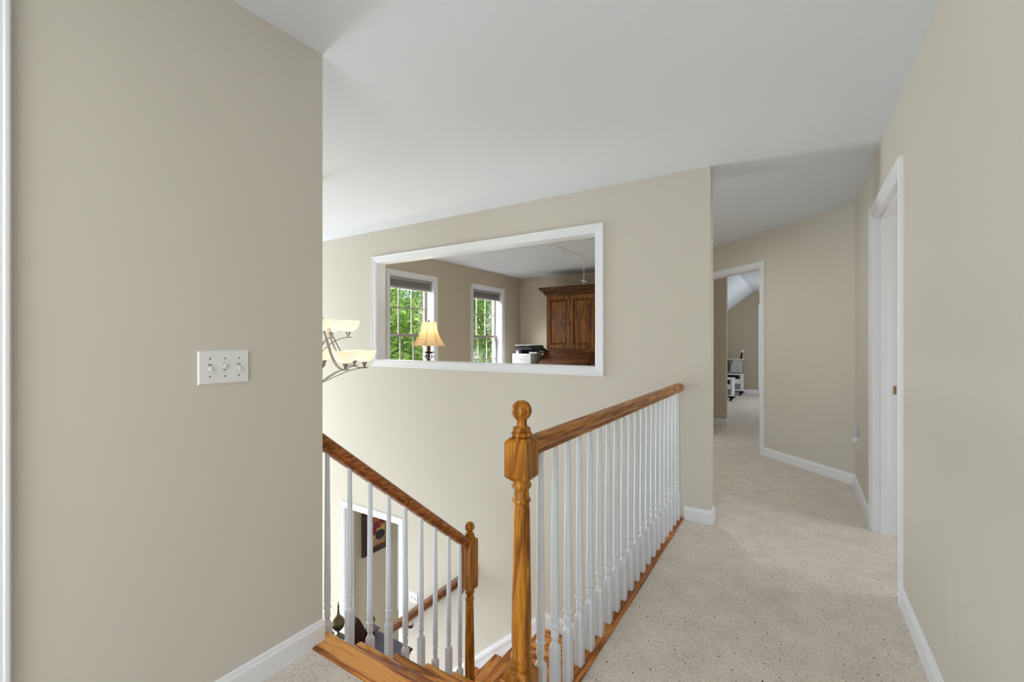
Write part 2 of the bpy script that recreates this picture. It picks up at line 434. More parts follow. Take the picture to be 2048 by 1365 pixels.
# pass-through trim
PF = Plane((0, YF), (1, 0), (0, -1))
t1 = sroot('trim_1', (-2.58, YF, .975), 'white casing framing the pass-through opening')
casing(PF, -3.907, -1.259, .975, 2.163, True).build('casing', M_TRIM, t1)
b = MB()
jx0, jx1, jz0, jz1, q = -3.847, -1.319, 1.035, 2.103, .012
b.box(jx0, jx0 + q, YF - .004, YF + E + .004, jz0, jz1); b.box(jx1 - q, jx1, YF - .004, YF + E + .004, jz0, jz1)
b.box(jx0 + q, jx1 - q, YF - .004, YF + E + .004, jz1 - q, jz1); b.box(jx0 + q, jx1 - q, YF - .004, YF + E + .004, jz0, jz0 + q)
b.build('jamb', M_TRIM, t1)
casing(Plane((0, YF + E), (1, 0), (0, 1)), -3.907, -1.259, .975, 2.163, True).build('casing', M_TRIM, t1)
# doorway on the lower floor
t2 = sroot('trim_2', (-3.936, YF, ZL), 'white casing of the doorway on the lower floor')
casing(PF, -4.447, -3.425, ZL, -.590).build('casing', M_TRIM, t2)
b = MB(); b.box(-4.385, -4.373, YF - .004, YF + E + .004, ZL, -.652); b.box(-3.499, -3.487, YF - .004, YF + E + .004, ZL, -.652)
b.box(-4.373, -3.499, YF - .004, YF + E + .004, -.664, -.652); b.build('jamb', M_TRIM, t2)
# right-hand door frame
PR = Plane((XR, 0), (0, 1), (-1, 0))
d1 = sroot('door_1', (XR, 3.28, 0), 'white frame of the open doorway in the hall wall')
casing(PR, 2.763, 3.81, 0, 2.123).build('casing', M_TRIM, d1)
b = MB(); b.box(XR - .004, XR + E + .01, 3.738, 3.75, 0, 2.063); b.box(XR - .004, XR + E + .01, 2.823, 2.835, 0, 2.063)
b.box(XR - .004, XR + E + .01, 2.835, 3.738, 2.051, 2.063); b.build('jamb', M_TRIM, d1)
b = MB(); b.box(XR + .035, XR + .068, 3.727, 3.738, 0, 2.051); b.box(XR + .035, XR + .068, 2.835, 2.846, 0, 2.051); b.box(XR + .035, XR + .068, 2.846, 3.727, 2.04, 2.051)
b.build('door_stop', M_TRIM, d1)
b = MB(); b.box(XR + .099, XR + .114, 3.7355, 3.7385, .905, .958)
b.build('strike_plate', mat('brass strike', lin(150, 122, 88), .4, .7), d1)
b = MB(); b.box(XR + E + .012, XR + E + .012 + .76, 2.79, 2.826, .01, 2.045)
dl = b.build('door_leaf', M_TRIM, d1)
# angled doorway
PA = Plane((XR, 4.853), (-S, S), (-S, -S))
d2 = sroot('door_2', PA.p(1.475, 0), 'white frame of the doorway in the angled wall')
casing(PA, 1.015, 2.102, 0, 2.125).build('casing', M_TRIM, d2)
b = MB()
for (a, c_, z0, z1) in ((1.077, 1.089, 0, 2.063), (2.028, 2.04, 0, 2.063), (1.089, 2.028, 2.051, 2.063)):
    b.hexa([PA.p(a, z0, .004), PA.p(c_, z0, .004), PA.p(c_, z0, -E - .004), PA.p(a, z0, -E - .004)], [PA.p(a, z1, .004), PA.p(c_, z1, .004), PA.p(c_, z1, -E - .004), PA.p(a, z1, -E - .004)])
b.build('jamb', M_TRIM, d2)
# door beside the viewer on the left wall
PLW = Plane((XL, 0), (0, 1), (1, 0))
d3 = sroot('door_3', (XL, -.17, 0), 'white casing of the door beside the viewer')
casing(PLW, -.612, .267, 0, 2.122).build('casing', M_TRIM, d3)
b = MB(); b.box(XL - .06, XL - .025, -.548, .195, .008, 2.055); b.build('door_leaf', M_TRIM, d3, bevel=.002)
# door on the far room's end wall
PB = Plane((0, YB), (1, 0), (0, -1))
d4 = sroot('door_4', (-.35, YB, 0), 'white closet door casing at the end of the far room')
casing(PB, -.785, .1, 0, 2.11).build('casing', M_TRIM, d4)
b = MB(); b.box(-.723, .04, YB - .012, YB - .002, .01, 2.05); b.build('door_leaf', M_TRIM, d4)

# baseboards
baseboard('baseboard_left', [(XL, YE + .001), (XL, .267)], 0, 'white baseboard along the left wall', left=True)
baseboard('baseboard_right', [(XR, -2.6), (XR, 2.763)], 0, 'white baseboard along the right wall')
baseboard('baseboard_angled', [PA.p(2.102, 0)[:2], PA.p(3.41, 0)[:2]], 0, 'white baseboard on the angled wall beyond its doorway')
baseboard('baseboard_right', [(XR, 3.81), (XR, 4.853), PA.p(1.015, 0)[:2]], 0, 'white baseboard turning onto the angled wall')
baseboard('baseboard_far', [(-.5, YF + E), (-.5, YF), (XN, YF)], 0, 'white baseboard at the pass-through wall corner')
baseboard('baseboard_nook', [(-.886, YO + E), (-.886, YO), (-1.9, YO)], 0, 'white baseboard seen through the angled doorway')
baseboard('baseboard_attic', [(-.785, YB), (-2.6, YB)], 0, 'white baseboard on the far room end wall', left=True)
baseboard('baseboard_landing', [(-.752, 2.34), (-.752, YF), (-1.79, YF)], -1.14, 'white baseboard around the stair landing', left=True,
          prof=[(d, h * 1.34) for d, h in BASE])

# ------------------------------------------------------------------ staircase
RU, RI, LAND = .2285, .19, -1.14
st = thing('staircase', 'honey oak staircase with white risers turning at a landing', 'staircase', (-1.24, 1.2, LAND))
NOSE = 1.188
b = MB(); b.box(-1.70, -.668, 1.088, NOSE, -.025, .008); b.build('nosing', M_TREADX, st, bevel=.006)
for k in range(1, 6):
    b = MB(); y1 = NOSE + RU * k; b.box(-1.765, -.757, y1 - RU - .028, y1, -RI * k - .027, -RI * k)
    b.build('tread', M_TREADX, st, bevel=.006)
for k in range(0, 6):
    b = MB(); y = NOSE + RU * k - .028; b.box(-1.735, -.757, y - .02, y, -RI * (k + 1), -RI * k - .027); b.build('riser', M_TRIM, st)
yl = NOSE + RU * 5 - .028
b = MB(); b.box(-1.775, -.757, yl, YF, LAND - .027, LAND)
b.build('landing', M_TREADX, st, bevel=.006)
b = MB()      # outer stringer of the upper flight, sawtooth
pts = [(1.146, -.027)]
for k in range(6):
    y = NOSE + RU * k - .03
    pts += [(y, -RI * k - .027), (y, -RI * (k + 1) - .027)]
pts += [(yl + .02, LAND - .027), (yl + .02, LAND - .24), (yl - .1, LAND - .24), (1.146, -.26)]
b.hexa([(-1.748, y, z) for y, z in pts], [(-1.728, y, z) for y, z in pts]); b.build('stringer', M_TRIM, st)
RU2, RI2, X0 = .235, .20, -1.805
for k in range(1, 8):
    b = MB(); x1 = X0 - RU2 * k; b.box(x1, x1 + RU2 + .028, yl + .02, YF - .016, LAND - RI2 * k - .027, LAND - RI2 * k)
    b.build('tread', M_TREADY, st, bevel=.006)
for k in range(0, 8):
    b = MB(); x = X0 - RU2 * k + .028; b.box(x, x + .02, yl + .03, YF - .016, LAND - RI2 * (k + 1), LAND - RI2 * k - .027); b.build('riser', M_TRIM, st)
b = MB(); b.box(X0, -1.775, yl, YF, LAND - .027, LAND); b.build('nosing', M_TREADY, st, bevel=.006)
# wall skirt of the lower flight
def skz(x): return -1.014 + (x + 1.775) * .875
b = MB(); xs = [-1.79, -3.43]
for y0, y1, dz in ((YF - .0155, YF, 0), (YF - .026, YF, -.022)):
    h = .30 if dz == 0 else .03
    b.hexa([(xs[0], y0, skz(xs[0]) + dz - h), (xs[1], y0, skz(xs[1]) + dz - h), (xs[1], y1, skz(xs[1]) + dz - h), (xs[0], y1, skz(xs[0]) + dz - h)],
           [(xs[0], y0, skz(xs[0]) + dz), (xs[1], y0, skz(xs[1]) + dz), (xs[1], y1, skz(xs[1]) + dz), (xs[0], y1, skz(xs[0]) + dz)])
b.build('skirt_board', M_TRIM, st)
b = MB(); b.box(-3.46, X0, yl - .02, yl + .02, ZL, LAND - .25)
pts = [(X0 + .03, LAND - .027)]
for k in range(8):
    x = X0 - RU2 * k + .03
    pts += [(x, LAND - RI2 * (k) - .027), (x, LAND - RI2 * (k + 1) - .027)]
pts += [(-3.46, ZL), (X0 + .03, ZL)]
b = MB(); b.hexa([(x, yl + .0, z) for x, z in pts], [(x, yl + .02, z) for x, z in pts]); b.build('stringer', M_TRIM, st)


# ------------------------------------------------------------------ balustrades
RAIL = [(.019, 0), (.021, .008), (.018, .012), (.0255, .019), (.0305, .028), (.0315, .036), (.028, .046), (.020, .053), (.010, .0565), (0, .057)]
RPROF = RAIL + [(-x, z) for x, z in reversed(RAIL[:-1])]


def rail(b, p0, p1, side, g=1.0):
    """handrail: profile swept from p0 to p1 (bottom centre line), plumb-cut ends"""
    p0, p1, side = Vector(p0), Vector(p1), Vector(side)
    k = 1 / max(.3, Vector((p1.x - p0.x, p1.y - p0.y, 0)).length / (p1 - p0).length)
    return b.loft([[p + side * x * g + Vector((0, 0, z * k * g)) for x, z in RPROF] for p in (p0, p1)])


def newel(root, x, y, zf, base_top, blk0, blk1, ball_top, w=.076):
    m = M_OAKZ; h = w / 2
    def sq(hh, z): return [(x - hh, y - hh, z), (x + hh, y - hh, z), (x + hh, y + hh, z), (x - hh, y + hh, z)]
    b = MB(); b.loft([sq(h, zf), sq(h, base_top - .03), sq(h, base_top - .012), sq(h * .72, base_top)])
    nb = b.build('newel_post', m, root, bevel=.0015)
    b = MB(); b.loft([sq(h * .62, blk0), sq(h, blk0 + .014), sq(h, blk1 - .012), sq(h * .7, blk1)]); b.build('block', m, nb, bevel=.0015)
    z0, z1 = base_top, blk0
    b = MB()
    b.lathe([(.026, z0 - .004), (.032, z0 + .004), (.034, z0 + .013), (.031, z0 + .02), (.0335, z0 + .026), (.0335, z0 + .034), (.029, z0 + .042),
             (.0305, z0 + .1), (.029, z0 + .25), (.0255, z1 - .085), (.0235, z1 - .066), (.0285, z1 - .062), (.0285, z1 - .055), (.0235, z1 - .050),
             (.0225, z1 - .024), (.029, z1 - .020), (.031, z1 - .012), (.027, z1 - .005), (.024, z1 + .004)], (x, y, 0), 28)
    b.build('shaft', m, nb, smooth=True, ang=50)
    b = MB(); r = .0315
    zc_ = ball_top - r
    prof = [(.020, blk1 - .003), (.029, blk1 + .002), (.0325, blk1 + .009), (.0305, blk1 + .015), (.026, blk1 + .017), (.0285, blk1 + .022), (.027, blk1 + .029), (.0185, blk1 + .033), (.0165, blk1 + .037), (.0165, zc_ - r * .86)]
    prof += [(r * math.cos(a), zc_ + r * math.sin(a)) for a in [math.radians(q) for q in range(-56, 90, 12)]] + [(.001, ball_top)]
    b.lathe(prof, (x, y, 0), 28); b.build('finial', m, nb, smooth=True, ang=50)
    return nb


def baluster_mesh(base, total, ring_r=.0165):
    """square foot with a tapered shoulder, small vase, ring, long tapering round"""
    b = MB(); h = .0152
    def sq(hh, z): return [(-hh, -hh, z), (hh, -hh, z), (hh, hh, z), (-hh, hh, z)]
    b.loft([sq(h, 0), sq(h, base)])
    # lamb's-tongue shoulder: square to round
    seg = 16; rings = []
    for t in (0, .25, .5, .75, 1):
        ring = []
        for i in range(seg):
            a = 2 * math.pi * (i + .5) / seg
            sqr = h / max(abs(math.cos(a)), abs(math.sin(a)))
            r = sqr * (1 - t) + .0105 * t
            r = min(r, h * (1.42 - .75 * t))
            ring.append((r * math.cos(a), r * math.sin(a), base + .018 * t))
        rings.append(ring)
    b.loft(rings)
    z = base + .018
    b.lathe([(.0105, z - .001), (.0105, z + .003), (.0135, z + .013), (.0142, z + .024), (.0125, z + .036), (.0108, z + .044), (.0128, z + .047), (.0165, z + .051),
             (.0165, z + .056), (.0130, z + .060), (.0142, z + .085), (.0143, z + .14), (.0128, z + (total - z) * .55), (.0096, total)], (0, 0, 0), 16)
    me_o = b.build('baluster', M_BAL, None, smooth=True, ang=40)
    me = me_o.data; bpy.data.objects.remove(me_o)
    return me


def put(me, name, parent, loc):
    o = bpy.data.objects.new(name, me); COL.objects.link(o); o.parent = parent
    o.location = Vector(loc) - ORG[parent.as_pointer()]
    return o


lb = thing('balustrade', 'level balustrade with oak newel and white balusters beside the carpeted hall', 'railing', (XB, 2.2, 0))
b = MB(); b.box(-.775, XN, NOSE + .002, YF - .002, -.025, .008); b.build('nosing', M_TREADY, lb, bevel=.004)
newel(lb, XB, 1.157, .008, .262, .826, .957, 1.069)
b = MB(); rail(b, (XB, 1.19, .893), (XB, YF - .001, .893), (1, 0, 0)); b.build('handrail', M_OAKY, lb, smooth=True, ang=60)
me = baluster_mesh(.187, .886)
for k in range(20):
    put(me, 'baluster', lb, (XB, 1.276 + .1028 * k, .008))

XS = -1.722
sb = thing('balustrade', 'sloping balustrade with oak rail descending beside the upper stair flight', 'railing', (XS, 1.7, LAND))
def rz(y): return .843 - .076 - .82 * (y - 1.194)
newel(sb, XS, 2.205, -.95, -.885, -.300, .022, .122)
b = MB(); rail(b, (XS, YE, rz(YE)), (XS, 2.175, rz(2.175)), (1, 0, 0)); b.build('handrail', wood('reddish oak slope', 'y', lin(98, 50, 22), lin(156, 90, 42), lin(190, 122, 64), ring=11), sb, smooth=True, ang=60)
ys = [1.205, 1.320, 1.436, 1.551, 1.663, 1.780, 1.892, 2.008, 2.110]
for i, y in enumerate(ys):
    k = i // 2 + 1; zt = -RI * k
    me = baluster_mesh(.21, rz(y) - zt + .012)
    put(me, 'baluster', sb, (XS, y, zt))

# wall-mounted handrail of the lower flight
YW = YF - .065
def at(px, py, X=None, Y=None, Z=None):
    a = (px - 1024) / 894; s_, c_ = math.sin(YAW), math.cos(YAW)
    r = (a * c_ - s_, a * s_ + c_, (682.5 - py) / 894)
    t = X / r[0] if X is not None else (Y / r[1] if Y is not None else (Z - EYE) / r[2])
    return Vector((r[0] * t, r[1] * t, r[2] * t + EYE))
pa, pb = Vector((-2.50, YW, 0)), Vector((-3.50, YW, 0))
q1, q2 = at(918, 1151, Y=YW), at(786, 1246, Y=YW)
sl2 = (q1.z - q2.z) / (q1.x - q2.x)
for p in (pa, pb): p.z = q1.z + (p.x - q1.x) * sl2 - .109
hr = thing('wall_handrail', 'brown oak handrail fixed to the wall above the lower stair flight', 'handrail', tuple(pb))
b = MB(); rail(b, pb, pa, (0, 1, 0), 1.45); b.build('rail', M_RAILX, hr, smooth=True, ang=60)
for t in (.2, .85):
    p = pb.lerp(pa, t); b = MB()
    b.tube([(p.x, YF, p.z - .06), (p.x, YF - .03, p.z - .06), (p.x, YW, p.z - .035), (p.x, YW, p.z + .002)], .006)
    b.lathe([(.002, 0), (.025, .0), (.025, .004), (.002, .006)], (p.x, YF - .03, p.z - .065), 12)
    b.build('bracket', M_BRASS, hr, smooth=True)


# ------------------------------------------------------------------ windows, blinds and trees
def make_window(idx, y0, y1, zb, zt, label, cols=3, rows=2, FAC=FAC):
    """double-hung window in the front wall; y0..zt is the clear opening"""
    w = sroot('window_%d' % idx, (FAC, (y0 + y1) / 2, zb), label)
    pl = Plane((FAC, 0), (0, 1), (1, 0))
    casing(pl, y0 - .062, y1 + .062, zb - .062, zt + .062, True).build('casing', M_TRIM, w)
    xg = FAC - .135
    b = MB(); q = .012
    b.box(FAC - .20, FAC + .003, y0, y0 + q, zb, zt); b.box(FAC - .20, FAC + .003, y1 - q, y1, zb, zt)
    b.box(FAC - .20, FAC + .003, y0 + q, y1 - q, zt - q, zt); b.build('jamb', M_TRIM, w)
    b = MB(); b.box(FAC - .20, FAC + .035, y0 - .02, y1 + .02, zb - .022, zb + .006); b.build('sill', M_TRIM, w, bevel=.003)
    y0 += q; y1 -= q; zt -= q; zb += .006
    zm = (zb + zt) / 2
    fr = .042
    for nm, a, c_, x in (('upper_sash', zm - .015, zt, xg - .035), ('lower_sash', zb, zm + .02, xg)):
        s = MB(); s.box(x, x + .032, y0, y0 + fr, a, c_); s.box(x, x + .032, y1 - fr, y1, a, c_)
        s.box(x, x + .032, y0 + fr, y1 - fr, a, a + fr * .9); s.box(x, x + .032, y0 + fr, y1 - fr, c_ - fr * .9, c_)
        so = s.build(nm, M_SASH, w)
        iw = (y1 - y0 - 2 * fr); ih = c_ - a - fr * 1.8
        g = MB()
        for k in range(1, cols):
            yy = y0 + fr + iw * k / cols; g.box(x + .008, x + .024, yy - .008, yy + .008, a + fr * .9, c_ - fr * .9)
        for k in range(1, rows):
            zz = a + fr * .9 + ih * k / rows; g.box(x + .009, x + .023, y0 + fr, y1 - fr, zz - .008, zz + .008)
        g.build('muntin', M_SASH, so)
        pw, ph = iw / cols, ih / rows
        pm = MB(); pm.box(-.002, .002, -pw / 2, pw / 2, -ph / 2, ph / 2)
        po = pm.build('pane', M_PANE); pme = po.data; bpy.data.objects.remove(po)
        for i in range(cols):
            for j in range(rows):
                o = bpy.data.objects.new('pane', pme); COL.objects.link(o); o.parent = so
                o.location = Vector((x + .016, y0 + fr + pw * (i + .5), a + fr * .9 + ph * (j + .5))) - ORG[so.as_pointer()]
    return w


def blind(y0, y1, zt, label):
    r_ = thing('window_blind', label, 'blind', (FAC - .06, (y0 + y1) / 2, zt - .14), 'raised blinds in the study windows')
    b = MB(); b.box(FAC - .095, FAC - .03, y0 + .016, y1 - .016, zt - .055, zt - .013); b.build('head_rail', M_BLIND, r_, bevel=.002)
    for k in range(9):
        z = zt - .061 - k * .0085
        b = MB(); b.box(FAC - .09, FAC - .04, y0 + .02, y1 - .02, z - .004, z); b.build('slat', M_BLIND, r_)
    b = MB(); b.box(FAC - .092, FAC - .038, y0 + .018, y1 - .018, zt - .160, zt - .140); b.build('bottom_rail', M_BLIND, r_, bevel=.002)
    b = MB(); b.tube([(FAC - .03, y1 - .06, zt - .05), (FAC - .03, y1 - .06, zt - .62)], .0015, 6); b.build('cord', M_PLATE, r_)


for i, (a, c_) in enumerate(WY):
    make_window(i + 1, a + .062, c_ - .062, WB + .062, WT - .062, ('white sash window nearest the pass-through, behind the lamp', 'white sash window next to the printer corner')[i])
blind(WY[0][0] + .062, WY[0][1] - .062, WT - .062, 'grey raised blind in the study window behind the lamp')
blind(WY[1][0] + .062, WY[1][1] - .062, WT - .062, 'grey raised blind in the study window near the armoire')
make_window(3, 4.22, 5.08, ZL + .5, ZL + 2.06, 'white dining room window beside the framed picture')
make_window(4, 1.45, 2.85, .05, 1.95, 'tall foyer window above the front door', FAC=ENT)

f = MB(); f.box(-60, ENT - .22, -40, 70, ZL - .5, ZL - .4)
struct(f.build('ground', mat('lawn', lin(96, 120, 60), .9, vary=(3, .3))), 'green lawn in front of the house')


def leaf_mat(name, c0, c1):
    m = bpy.data.materials.new(name); m.use_nodes = True
    n = m.node_tree.nodes; l = m.node_tree.links; p = n['Principled BSDF']
    g = n.new('ShaderNodeNewGeometry'); cr = n.new('ShaderNodeValToRGB'); e = cr.color_ramp.elements
    e[0].color = c0; e[1].color = c1
    l.new(g.outputs['Random Per Island'], cr.inputs[0]); l.new(cr.outputs[0], p.inputs['Base Color'])
    p.inputs['Roughness'].default_value = .5
    t = n.new('ShaderNodeBsdfTranslucent'); l.new(cr.outputs[0], t.inputs[0])
    x = n.new('ShaderNodeMixShader'); x.inputs[0].default_value = .4
    l.new(p.outputs[0], x.inputs[1]); l.new(t.outputs[0], x.inputs[2]); l.new(x.outputs[0], n['Material Output'].inputs[0])
    return m


M_LEAF = leaf_mat('spring leaves', lin(104, 152, 56), lin(200, 226, 124))
M_BARK = mat('tree bark', lin(92, 78, 66), .9, bump=(30, .6))


def crown_mesh(n, seed, rx, rz):
    r = random.Random(seed); b = MB()
    cl = [(Vector((r.uniform(-1, 1) * rx * .75, r.uniform(-1, 1) * rx * .75, r.uniform(-1, 1) * rz * .8)), r.uniform(.6, 1.1)) for _ in range(46)]
    for i in range(n):
        c0, rad = cl[i % len(cl)]
        d = Vector((r.gauss(0, 1), r.gauss(0, 1), r.gauss(0, 1))).normalized() * rad * (r.random() ** .45)
        p = c0 + d; a = Vector((r.gauss(0, 1), r.gauss(0, 1), r.gauss(0, .6))).normalized()
        n_ = Vector((r.gauss(0, .6), r.gauss(0, .6), 1)).normalized(); u = a.cross(n_).normalized(); s = r.uniform(.055, .10)
        b.add([p - a * s, p + u * s * .55, p + a * s, p - u * s * .55], [(0, 1, 2, 3)])
    o = b.build('foliage', M_LEAF); me = o.data; bpy.data.objects.remove(o); return me


cm = [crown_mesh(19000, 3, 2.6, 3.2), crown_mesh(19000, 5, 2.8, 3.4)]
spots = [(-10.4, 8.9, 1.0, 'broad leafy green tree filling the first study window'), (-10.6, 15.9, 1.4, 'leafy green tree filling the second study window'),
         (-16.8, 12.6, 2.4, 'taller leafy green tree standing between and behind the nearer two'), (-17.5, 20.6, 2.4, 'leafy green tree farthest away in the garden')]
spots += [(-28.0, 26.0, 3.4, 'large distant leafy green tree behind the garden'), (-14.5, 36.0, 3.0, 'large distant leafy green tree on the far right of the garden')]
for i, (x, y, z, lab) in enumerate(spots):
    t = thing('garden_tree', lab, 'tree', (x, y, ZL - .4), 'trees outside the windows')
    o = bpy.data.objects.new('foliage', cm[i % 2]); COL.objects.link(o); o.parent = t; o.location = (0, 0, z - ZL + .4); o.rotation_euler = (0, 0, i * 1.3); o.scale = [(1, 1, 1), (1.7, 1.7, 1.5)][i > 3]
    o['kind'] = 'stuff'
    b = MB(); b.tube([(x, y, ZL - .4), (x + .05, y, z - 1), (x - .1, y + .1, z + 1.5)], [.2, .15, .06], 10)
    b.tube([(x + .05, y, z - 1.2), (x + .7, y + .5, z + .6), (x + 1.1, y + .9, z + 1.5)], [.09, .06, .03], 8)
    b.tube([(x + .05, y, z - 1.0), (x - .5, y - .9, z + .5), (x - .7, y - 1.4, z + 1.2)], [.09, .06, .03], 8)
    b.build('trunk', M_BARK, t, smooth=True)

# ------------------------------------------------------------------ chandelier
M_ALAB = translucent('alabaster glass', lin(250, 246, 238), lin(255, 240, 216), .38, .5, vein=9)
CX, CY = -2.995, 1.995
ch = thing('chandelier', 'brushed nickel two-tier chandelier with lit alabaster bowl shades', 'chandelier', (CX, CY, .9))
b = MB(); b.lathe([(.004, .86), (.02, .87), (.028, .89), (.02, .915), (.014, .93), (.016, 1.0), (.03, 1.05), (.022, 1.12), (.016, 1.2), (.022, 1.4), (.036, 1.46), (.03, 1.52), (.014, 1.56), (.010, 1.62)], (CX, CY, 0), 20)
b.build('column', M_NICKEL, ch, smooth=True, ang=50)
b = MB(); b.tube([(CX, CY, 1.62), (CX, CY, 2.40)], .008, 10); b.build('hanging_rod', M_NICKEL, ch, smooth=True)
b = MB(); b.lathe([(.048, CE), (.048, CE - .012), (.036, CE - .03), (.012, CE - .045)], (CX, CY, 0), 24); b.build('canopy', M_NICKEL, ch, smooth=True)


def bez(pts, n=14):
    out = []
    for i in range(n + 1):
        t = i / n; q = [Vector(p) for p in pts]
        while len(q) > 1: q = [q[k].lerp(q[k + 1], t) for k in range(len(q) - 1)]
        out.append(q[0])
    return out


def strap(b, pts, w, h):
    rings = []
    n = len(pts)
    for i, p in enumerate(pts):
        t = (pts[min(i + 1, n - 1)] - pts[max(i - 1, 0)]).normalized()
        s = t.cross(Vector((0, 0, 1))).normalized(); u = s.cross(t).normalized()
        rings.append([p + s * w + u * h, p - s * w + u * h, p - s * w - u * h, p + s * w - u * h])
    b.loft(rings)


def lamp_unit(phi, rr, ztip, lower):
    """phi measured from camera-right, positive away from the camera"""
    ra = Vector((math.cos(YAW2), math.sin(YAW2), 0)); fa = Vector((-math.sin(YAW2), math.cos(YAW2), 0))
    d = ra * math.cos(phi) + fa * math.sin(phi)
    def P(r, z): return Vector((CX, CY, z)) + d * r
    b = MB()
    if lower:
        strap(b, bez([P(.02, 1.46), P(.13, 1.36), P(.16, 1.10), P(.25, 1.02), P(rr + .03, ztip + .002)]), .009, .003)
        strap(b, bez([P(.015, .93), P(.12, .96), P(.22, 1.05), P(rr + .02, ztip - .006)]), .006, .003)
    else:
        strap(b, bez([P(.015, 1.14), P(.08, 1.20), P(.13, 1.28), P(rr + .03, ztip)]), .008, .003)
    arm = b.build('arm', M_NICKEL, ch, smooth=True)
    c0 = P(rr, 0)
    b = MB(); b.lathe([(.004, ztip - .002), (.009, ztip + .002), (.011, ztip + .012), (.022, ztip + .036), (.024, ztip + .042)], c0, 16); b.build('shade_holder', M_NICKEL, arm, smooth=True)
    z0 = ztip + .040; R_ = .089; Hh = .084
    outer = [(.020 + (R_ - .020) * math.sin(math.pi / 2 * (i / 9) ** .8), z0 + Hh * (i / 9) ** 1.5) for i in range(10)]
    outer = [(.022, z0), (.040, z0 + .006), (.056, z0 + .017), (.068, z0 + .030), (.077, z0 + .045), (.083, z0 + .061), (.0875, z0 + .076), (.089, z0 + Hh)]
    inner = [(r - .004, z + .004 if z < z0 + .07 else z) for r, z in reversed(outer)]
    b = MB(); b.lathe(outer + inner, c0, 28); b.build('shade', M_ALAB, arm, smooth=True, ang=60)
    b = MB(); b.ball((c0.x, c0.y, z0 + .040), .017, 12, 8); b.build('bulb', M_BULB, arm, smooth=True)
    L = bpy.data.lights.new('chandelier_bulb', 'POINT'); L.energy = CH_W; L.color = (1, .94, .85); L.shadow_soft_size = .03
    lo = bpy.data.objects.new('bulb_light', L); COL.objects.link(lo); lo.parent = arm; lo.location = Vector((c0.x, c0.y, z0 + .065)) - ORG[ch.as_pointer()]


YAW2 = math.atan2(CY, CX) - math.pi / 2
CH_W = .22
M_BULB = bpy.data.materials.new('warm bulb'); M_BULB.use_nodes = True
_p = M_BULB.node_tree.nodes['Principled BSDF']; _p.inputs['Emission Color'].default_value = (1, .86, .66, 1); _p.inputs['Emission Strength'].default_value = 6
for k in range(8): lamp_unit(math.radians(-56 + 45 * k), .345, 1.052, True)
for k in range(5): lamp_unit(math.radians(-83 + 72 * k), .228, 1.277, False)

# flush ceiling lights added out of view as fill
M_DOME = bpy.data.materials.new('added lit dome'); M_DOME.use_nodes = True
_p = M_DOME.node_tree.nodes['Principled BSDF']; _p.inputs['Emission Color'].default_value = (1, .97, .92, 1); _p.inputs['Emission Strength'].default_value = 2.0
for FX, FY, watts, lab in ((-.75, -.75, 6, 'added round flush ceiling light above the hall, unseen behind the viewer'), (-1.15, 4.55, 9, 'added round flush ceiling light, unseen at the hall end behind the pass-through wall')):
    cl = thing('added_ceiling_light', lab, 'added ceiling light', (FX, FY, CE))
    b = MB(); b.lathe([(.17, CE), (.17, CE - .025), (.155, CE - .03), (.15, CE - .026)], (FX, FY, 0), 32); b.build('rim', M_NICKEL, cl, smooth=True)
    b = MB(); b.lathe([(.152, CE - .028), (.145, CE - .05), (.115, CE - .075), (.06, CE - .09), (.005, CE - .094)], (FX, FY, 0), 32); b.build('dome', M_DOME, cl, smooth=True)
    L = bpy.data.lights.new('added_ceiling_bulb', 'AREA'); L.shape = 'DISK'; L.size = .26; L.energy = watts; L.color = (1, .985, .96)
    lo = bpy.data.objects.new('added_ceiling_bulb', L); COL.objects.link(lo); lo.parent = cl; lo.location = (0, 0, -.098)

# ------------------------------------------------------------------ switches and outlets
sp = thing('light_switch', 'white triple toggle switch plate on the left wall', 'switch', (XL, .764, 1.158))
b = MB(); y0, y1, z0, z1 = .683, .846, 1.101, 1.215
b.hexa([(XL, y0, z0), (XL, y0, z1), (XL, y1, z1), (XL, y1, z0)][::-1], [(XL + .006, y0 + .004, z0 + .004), (XL + .006, y0 + .004, z1 - .004), (XL + .006, y1 - .004, z1 - .004), (XL + .006, y1 - .004, z0 + .004)][::-1])
b.build('plate', M_PLATE, sp)
M_SLOT = mat('switch slot', lin(165, 163, 158), .6)
for k in range(3):
    yc = .764 + (k - 1) * .046
    b = MB(); b.box(XL + .006, XL + .0065, yc - .0055, yc + .0055, 1.146, 1.171); b.build('slot', M_SLOT, sp)
    up = (k == 1); s_ = 1 if up else -1
    b = MB(); b.hexa([(XL + .006, yc - .0045, 1.1575 - .007), (XL + .006, yc + .0045, 1.1575 - .007), (XL + .006, yc + .0045, 1.1575 + .007), (XL + .006, yc - .0045, 1.1575 + .007)],
                     [(XL + .017, yc - .0035, 1.1575 + s_ * .010 - .003), (XL + .017, yc + .0035, 1.1575 + s_ * .010 - .003), (XL + .017, yc + .0035, 1.1575 + s_ * .010 + .003), (XL + .017, yc - .0035, 1.1575 + s_ * .010 + .003)])
    b.build('toggle', M_PLATE, sp)
    for zz in (1.1275, 1.1885):
        b = MB(); b.add([(XL + .0062 + dx, yc + .0028 * math.cos(a * math.pi / 4), zz + .0028 * math.sin(a * math.pi / 4)) for dx in (0, .0012) for a in range(8)],
                        [tuple(range(8, 16))] + [(i, (i + 1) % 8, 8 + (i + 1) % 8, 8 + i) for i in range(8)]); b.build('screw', M_GREY, sp)
sw = thing('light_switch', 'white double switch plate on the stairwell wall above the handrail', 'switch', (-3.287, YF, -1.36))
b = MB(); b.box(-3.345, -3.229, YF - .006, YF, -1.418, -1.304); b.build('plate', M_PLATE, sw, bevel=.003)
